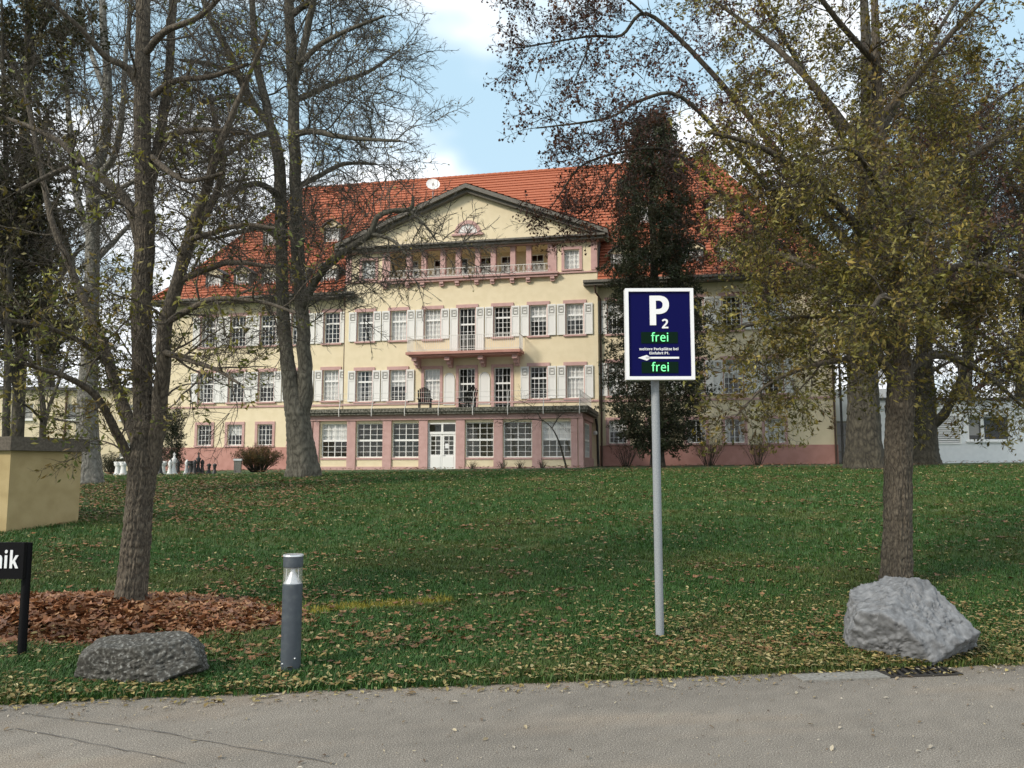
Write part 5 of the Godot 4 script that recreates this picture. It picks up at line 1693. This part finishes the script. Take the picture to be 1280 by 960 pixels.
	for k in 170:
		var hh := rnd(0.1, 2.5)
		var a := rnd(0, TAU)
		var rr := 0.5 * (1.0 - hh / 2.9)
		sp.append(aim(Vector3(cos(a) * 0.8, rnd(0.4, 1.1), sin(a) * 0.8), rnd(0.4, 0.6), Vector3(cos(a) * rr * rnd(0, 0.6), hh, sin(a) * rr * rnd(0, 0.6))))
	crown(cf, needle, sp, some(1.0), [Vector3(0.03, 0.055, 0.018), Vector3(0.045, 0.07, 0.022), Vector3(0.025, 0.04, 0.015)])
	tree("leaning_sapling", "thin leaning bare sapling in front of the sunroom windows", 38.5, [[709, 590, 1.5], [704, 570, 1.2], [697, 548, 1.0], [688, 533, 0.9], [674, 522, 0.7]],
		[[[690, 535, 0.7], [700, 520, 0.5, 0.3], [712, 512, 0.3, 0.6]], [[680, 526, 0.6], [655, 524, 0.5, -0.4], [632, 530, 0.3, -0.8]], [[676, 523, 0.6], [665, 508, 0.4, 0.3], [648, 500, 0.25, 0.5]]],
		{"bark": M.bark_dark, "step": 0.35, "blen": 0.7, "sstep": 0.3, "slen": 0.6, "subs": 2, "sprays": near_bare, "palette": red, "leafy": some(0.15)})
	var R := Transform3D(Basis(Vector3.UP, -YAW), ORIGIN)
	for e in [[1.75, "dried reddish plant below the sunroom window next to the door"], [3.3, "dried reddish plant below the sunroom pier"], [4.15, "dried reddish plant below the sunroom's fifth window"], [5.3, "dried reddish plant at the sapling's foot"]]:
		var w := R * Vector3(e[0], 0, 5.35)
		shrub("dried_plant", e[1], Vector3(w.x, ground_y(w.x, -w.z), w.z), 0.45, 0.3, 12, near_bare, red, 0.7)
	shrub("potted_shrub", "low green shrub at the foot of the yellow side wing", on_ground(140, 588, 37.0), 1.0, 0.6, 40, needle, dull + ever, 0.9)

func shrub(called: String, label: String, at: Vector3, h: float, r: float, n: int, kinds: Array, palette: Array, leafy: float) -> void:
	var t := thing(called, label, "shrub", at)
	var g := Geo.new()
	var sp := []
	for k in n:
		var a := k * 2.4
		var out := r * sqrt((k + 0.5) / n)
		var foot := Vector3(cos(a), 0, sin(a)) * out * 0.25
		var tip := Vector3(cos(a) * out, h * (1.0 - 0.35 * pow(out / r, 2.0)) * rnd(0.6, 0.85), sin(a) * out)
		var mid := foot.lerp(tip, 0.5) + Vector3(rnd(-1, 1), 0.5, rnd(-1, 1)) * 0.08
		g.tube(PackedVector3Array([foot - Vector3(0, 0.05, 0), mid, tip]), PackedFloat32Array([0.018, 0.012, 0.006]), 4, false)
		for q in 3:
			var f := 0.35 + 0.3 * q
			sp.append(aim((tip - foot).normalized() + Vector3(rnd(-0.5, 0.5), 0.2, rnd(-0.5, 0.5)), h * rnd(0.22, 0.38), foot.lerp(mid, minf(f * 2, 1)) if f < 0.5 else mid.lerp(tip, (f - 0.5) * 2)))
	geo("stem", g, M.bark_dark, t)
	crown(t, kinds, sp, some(leafy), palette)
# ------------------------------------------------------------------ grass and fallen leaves
func tuft(seed_: int, blades: int) -> ArrayMesh:
	var r := RandomNumberGenerator.new()
	r.seed = seed_
	var g := Geo.new()
	for k in blades:
		var a := r.randf() * TAU
		var at := Vector3(r.randf_range(-1, 1), 0, r.randf_range(-1, 1)) * 0.028
		var d := Vector3(cos(a), 0, sin(a))
		var s := d.cross(Vector3.UP) * r.randf_range(0.0018, 0.003)
		var h := r.randf_range(0.028, 0.06)
		var m := at + Vector3.UP * h * 0.6 + d * h * r.randf_range(0.1, 0.3)
		var t := at + Vector3.UP * h + d * h * r.randf_range(0.3, 0.9)
		var k0 := g.v.size()
		g.v.append_array([at - s, m - s * 0.8, t, m + s * 0.8, at + s])
		for q in 5: g.n.append(Vector3.UP)
		g.i.append_array([k0, k0 + 1, k0 + 3, k0, k0 + 3, k0 + 4, k0 + 1, k0 + 2, k0 + 3])
		var tone := r.randf_range(0.65, 1.0)
		for q in 5: g.c.append(Color(tone, tone, tone * 0.9))
	g.smooth()
	return g.mesh(M.grass_blade)

func oval_leaf() -> ArrayMesh:      # a curled lance shaped leaf, one unit long
	var g := Geo.new()
	var rows := [[0.0, 0.0, 0.02], [0.25, 0.19, 0.07], [0.55, 0.22, 0.08], [0.8, 0.13, 0.04], [1.0, 0.0, 0.12]]
	for e in rows:
		g.v.append(Vector3(-e[1], e[2] + e[1] * 0.5, e[0] - 0.5)); g.v.append(Vector3(0, e[2], e[0] - 0.5)); g.v.append(Vector3(e[1], e[2] + e[1] * 0.4, e[0] - 0.5))
		for q in 3:
			g.n.append(Vector3.UP)
			g.c.append(Color(1, 1, 1) if q != 1 else Color(0.85, 0.8, 0.75))
	for k in 4:
		for q in 2:
			var a := k * 3 + q
			for e in [a, a + 3, a + 4, a, a + 4, a + 1]: g.i.append(e)
	g.smooth()
	return g.mesh(M.leaf_dead)

func lobed_leaf() -> ArrayMesh:     # a curled five lobed leaf, one unit across
	var g := Geo.new()
	var n := 15
	g.v.append(Vector3(0, 0.02, -0.1))
	g.n.append(Vector3.UP)
	g.c.append(Color(0.8, 0.78, 0.75))
	for k in n:
		var a := TAU * k / n
		var r: float = [0.52, 0.3, 0.36][k % 3] * (0.75 if k in [6, 9] else 1.0)
		g.v.append(Vector3(sin(a) * r, 0.05 + 0.3 * r * r * (1.0 + sin(a * 2.0)), cos(a) * r))
		g.n.append(Vector3.UP)
		g.c.append(Color(1, 1, 1))
	for k in n: g.i.append_array([0, 1 + (k + 1) % n, 1 + k])
	g.smooth()
	return g.mesh(M.leaf_dead)

func lying(x: float, d: float, size: float, lift: float, tilt := 0.35) -> Transform3D:
	var b := Basis(Vector3(rnd(-1, 1), 0, rnd(-1, 1)).normalized(), rnd(-tilt, tilt)) * Basis(Vector3.UP, rnd(0, TAU))
	return Transform3D(b.scaled(Vector3(size, size, size)), Vector3(x, maxf(ground_y(x, d), 0.0) + lift, -d))

func scatter(called: String, label: String, mesh: Mesh, spots: Array, palette: Array) -> void:
	var o := many(called, mesh, spots, palette, self)
	o.name = numbered(called)
	o.set_meta("label", label)
	o.set_meta("category", "grass" if "grass" in called else "leaves")
	if called == "grass":                       # the sward is thin and yellowish in places, lush in others
		var patch := FastNoiseLite.new()
		patch.seed = 15
		patch.frequency = 0.28
		patch.fractal_octaves = 4
		for k in spots.size():
			var p: Vector3 = spots[k].origin
			var e := patch.get_noise_2d(p.x * 1.0, p.z * 1.9)
			var q := Vector3(0.048, 0.13, 0.02).lerp(Vector3(0.1, 0.145, 0.03), smoothstep(-0.1, 0.5, e)) * rnd(0.65, 1.3)
			if rng.randf() < 0.06: q = Vector3(0.24, 0.22, 0.09) * rnd(0.6, 1.1)
			if "streak" in label: q = palette[k % palette.size()]
			o.multimesh.set_instance_color(k, Color(q.x, q.y, q.z))

func litter_and_grass() -> void:
	var nz := FastNoiseLite.new()
	nz.seed = 77
	nz.frequency = 0.35
	nz.fractal_octaves = 4
	var fine := FastNoiseLite.new()
	fine.seed = 78
	fine.frequency = 1.4
	# grass, thinner with distance
	var near := []; var far := []; var dry := []
	var a0 := on_ground(325, 772, 8.05)
	var a1 := on_ground(565, 752, 8.7)
	var inside := func(x: float, d: float) -> bool: return Vector2((x + 4.15) / 2.0, (d - 7.85) / 0.95).length() < 1.0 + 0.22 * fine.get_noise_2d(x, d)
	var tries := 0
	while near.size() + far.size() < 190000 and tries < 700000:
		tries += 1
		var d := 5.0 + 27.0 * pow(rng.randf(), 1.9)
		var x := rnd(-0.70, 0.70) * d
		var s := d - SKEW * x
		if s < EDGE + 0.016 + 0.05 * fine.get_noise_1d(x * 4.0): continue
		if inside.call(x, d): continue
		var bare := nz.get_noise_2d(x * 1.6, d * 2.2)
		if s < EDGE + 0.25 and rng.randf() < 0.35: continue
		if rng.randf() < 0.6 * smoothstep(13.5, 16.0, d) * smoothstep(28.0, 22.0, d) * smoothstep(-3.5, -6.5, x): continue
		if bare < -0.42 and rng.randf() < 0.6: continue
		var k := rnd(0.75, 1.35) * (1.0 + maxf(d - 12.0, 0.0) * 0.045)
		var b := Basis(Vector3.UP, rnd(0, TAU)).scaled(Vector3(k * 1.1, k * rnd(0.7, 1.1), k * 1.1))
		var on := Vector2(x - a0.x, -d - a0.z).dot(Vector2(a1.x - a0.x, a1.z - a0.z).normalized()) / Vector2(a1.x - a0.x, a1.z - a0.z).length()
		var off := absf(-d - lerpf(a0.z, a1.z, on)) + 0.08 * fine.get_noise_2d(x * 3.0, d * 3.0)
		var streak := on > -0.05 and on < 1.0 and off < 0.16 * (1.1 - 0.6 * on) and rng.randf() < 0.85
		(dry if streak else near if d < 11.0 else far).append(Transform3D(b, Vector3(x, ground_y(x, d), -d)))
	var gp := [Vector3(0.055, 0.13, 0.02), Vector3(0.065, 0.145, 0.024), Vector3(0.045, 0.105, 0.018), Vector3(0.1, 0.17, 0.035), Vector3(0.085, 0.12, 0.03)]
	scatter("grass", "short green lawn grass on the slope near the road", tuft(5, 7), near, gp)
	scatter("grass", "streak of yellowed dry grass beside the leaf mound", tuft(7, 7), dry, [Vector3(0.38, 0.32, 0.03), Vector3(0.28, 0.27, 0.03), Vector3(0.45, 0.36, 0.06)])
	scatter("grass", "short green lawn grass higher up the slope", tuft(6, 7), far, gp)
	# raked leaves round the ash
	var heap := []
	while heap.size() < 9000:
		var x := -4.15 + rnd(-2.2, 2.3)
		var d := 7.85 + rnd(-1.15, 1.15)
		var e := Vector2((x + 4.15) / 2.05, (d - 7.85) / 1.0).length() + 0.2 * fine.get_noise_2d(x * 1.4, d * 1.4)
		if e > 1.05 or rng.randf() < (e - 0.85) * 3.0: continue
		heap.append(lying(x, d, rnd(0.06, 0.12), rnd(0.0, 0.06) * (1.2 - e) + 0.006, 0.9))
	var brown := [Vector3(0.24, 0.1, 0.045), Vector3(0.32, 0.15, 0.065), Vector3(0.17, 0.07, 0.035), Vector3(0.38, 0.21, 0.1), Vector3(0.27, 0.11, 0.042), Vector3(0.13, 0.06, 0.035)]
	scatter("fallen_leaves", "heap of raked rust brown leaves round the ash tree", lobed_leaf(), heap, brown)
	# pale lance shaped leaves: thick below the hornbeam and along the road's edge, thin elsewhere
	var pale := []; var broad := []
	tries = 0
	while pale.size() < 22000 and tries < 600000:
		tries += 1
		var d := 5.1 + 27.0 * pow(rng.randf(), 1.7)
		var x := rnd(-0.70, 0.70) * d
		var s := d - SKEW * x
		if s < EDGE - 0.3: continue
		var e := nz.get_noise_2d(x * 1.3, d * 2.6)
		var want := 0.13 + 0.35 * smoothstep(0.0, 0.4, e)
		want += 1.1 * smoothstep(9.6, 7.2, d) * smoothstep(-0.3, 2.2, x)
		if s < EDGE + 0.3: want = maxf(want, 0.75)
		if s < EDGE: want = 0.2 * smoothstep(EDGE - 0.3, EDGE, s) + 0.25 * smoothstep(0.8, 3.5, x) * smoothstep(EDGE - 0.3, EDGE, s)
		if rng.randf() > want * 0.8: continue
		pale.append(lying(x, d, rnd(0.03, 0.062) * (1.0 + maxf(d - 10.0, 0) * 0.05), (0.03 + rnd(0, 0.02)) * (1.0 + maxf(d - 11.0, 0) * 0.06) if s > EDGE + 0.02 else 0.012, 0.5))
	scatter("fallen_leaves", "pale yellow narrow leaves scattered over the lawn and road edge", oval_leaf(), pale, [Vector3(0.3, 0.235, 0.08), Vector3(0.4, 0.33, 0.13), Vector3(0.24, 0.17, 0.06), Vector3(0.17, 0.11, 0.045), Vector3(0.13, 0.11, 0.03), Vector3(0.2, 0.16, 0.05), Vector3(0.45, 0.39, 0.2)])
	tries = 0
	while broad.size() < 14000 and tries < 700000:
		tries += 1
		var d := 5.9 + 34.0 * pow(rng.randf(), 1.25)
		var x := rnd(-0.70, 0.70) * d
		if d - SKEW * x < EDGE + 0.06: continue
		var e := nz.get_noise_2d(x * 0.9 + 30.0, d * 1.9)
		var want := 0.035 + 0.55 * smoothstep(0.12, 0.4, e)
		want += 1.6 * smoothstep(13.0, 16.0, d) * smoothstep(28.0, 20.0, d) * smoothstep(-3.0, -7.0, x)
		want += 0.5 * exp(-pow(Vector2(x + 2.4, (d - 8.0) * 1.6).length(), 2.0))
		if rng.randf() > want: continue
		broad.append(lying(x, d, rnd(0.04, 0.095) * (1.0 + maxf(d - 14.0, 0) * 0.03), (0.03 + rnd(0, 0.015)) * (1.0 + maxf(d - 11.0, 0) * 0.06), 0.4))
	scatter("fallen_leaves", "broad brown leaves scattered over the lawn and the bank", lobed_leaf(), broad, brown + [Vector3(0.3, 0.17, 0.07), Vector3(0.1, 0.05, 0.025), Vector3(0.14, 0.09, 0.04), Vector3(0.2, 0.13, 0.06)])
	# grit and leaf crumbs on the road
	var grit := []
	while grit.size() < 2600:
		var d := rnd(3.6, 6.9)
		var x := rnd(-0.70, 0.70) * d
		var s := d - SKEW * x
		if s > EDGE - 0.01: continue
		if rng.randf() > 0.12 + 0.9 * smoothstep(EDGE - 0.7, EDGE, s): continue
		grit.append(lying(x, d, rnd(0.006, 0.02) if rng.randf() < 0.93 else rnd(0.025, 0.05), 0.011, 0.6))
	scatter("road_debris", "crumbs of dry leaf and grit on the asphalt along its edge", oval_leaf(), grit, [Vector3(0.4, 0.34, 0.22), Vector3(0.12, 0.08, 0.05), Vector3(0.5, 0.46, 0.38), Vector3(0.22, 0.16, 0.09)])
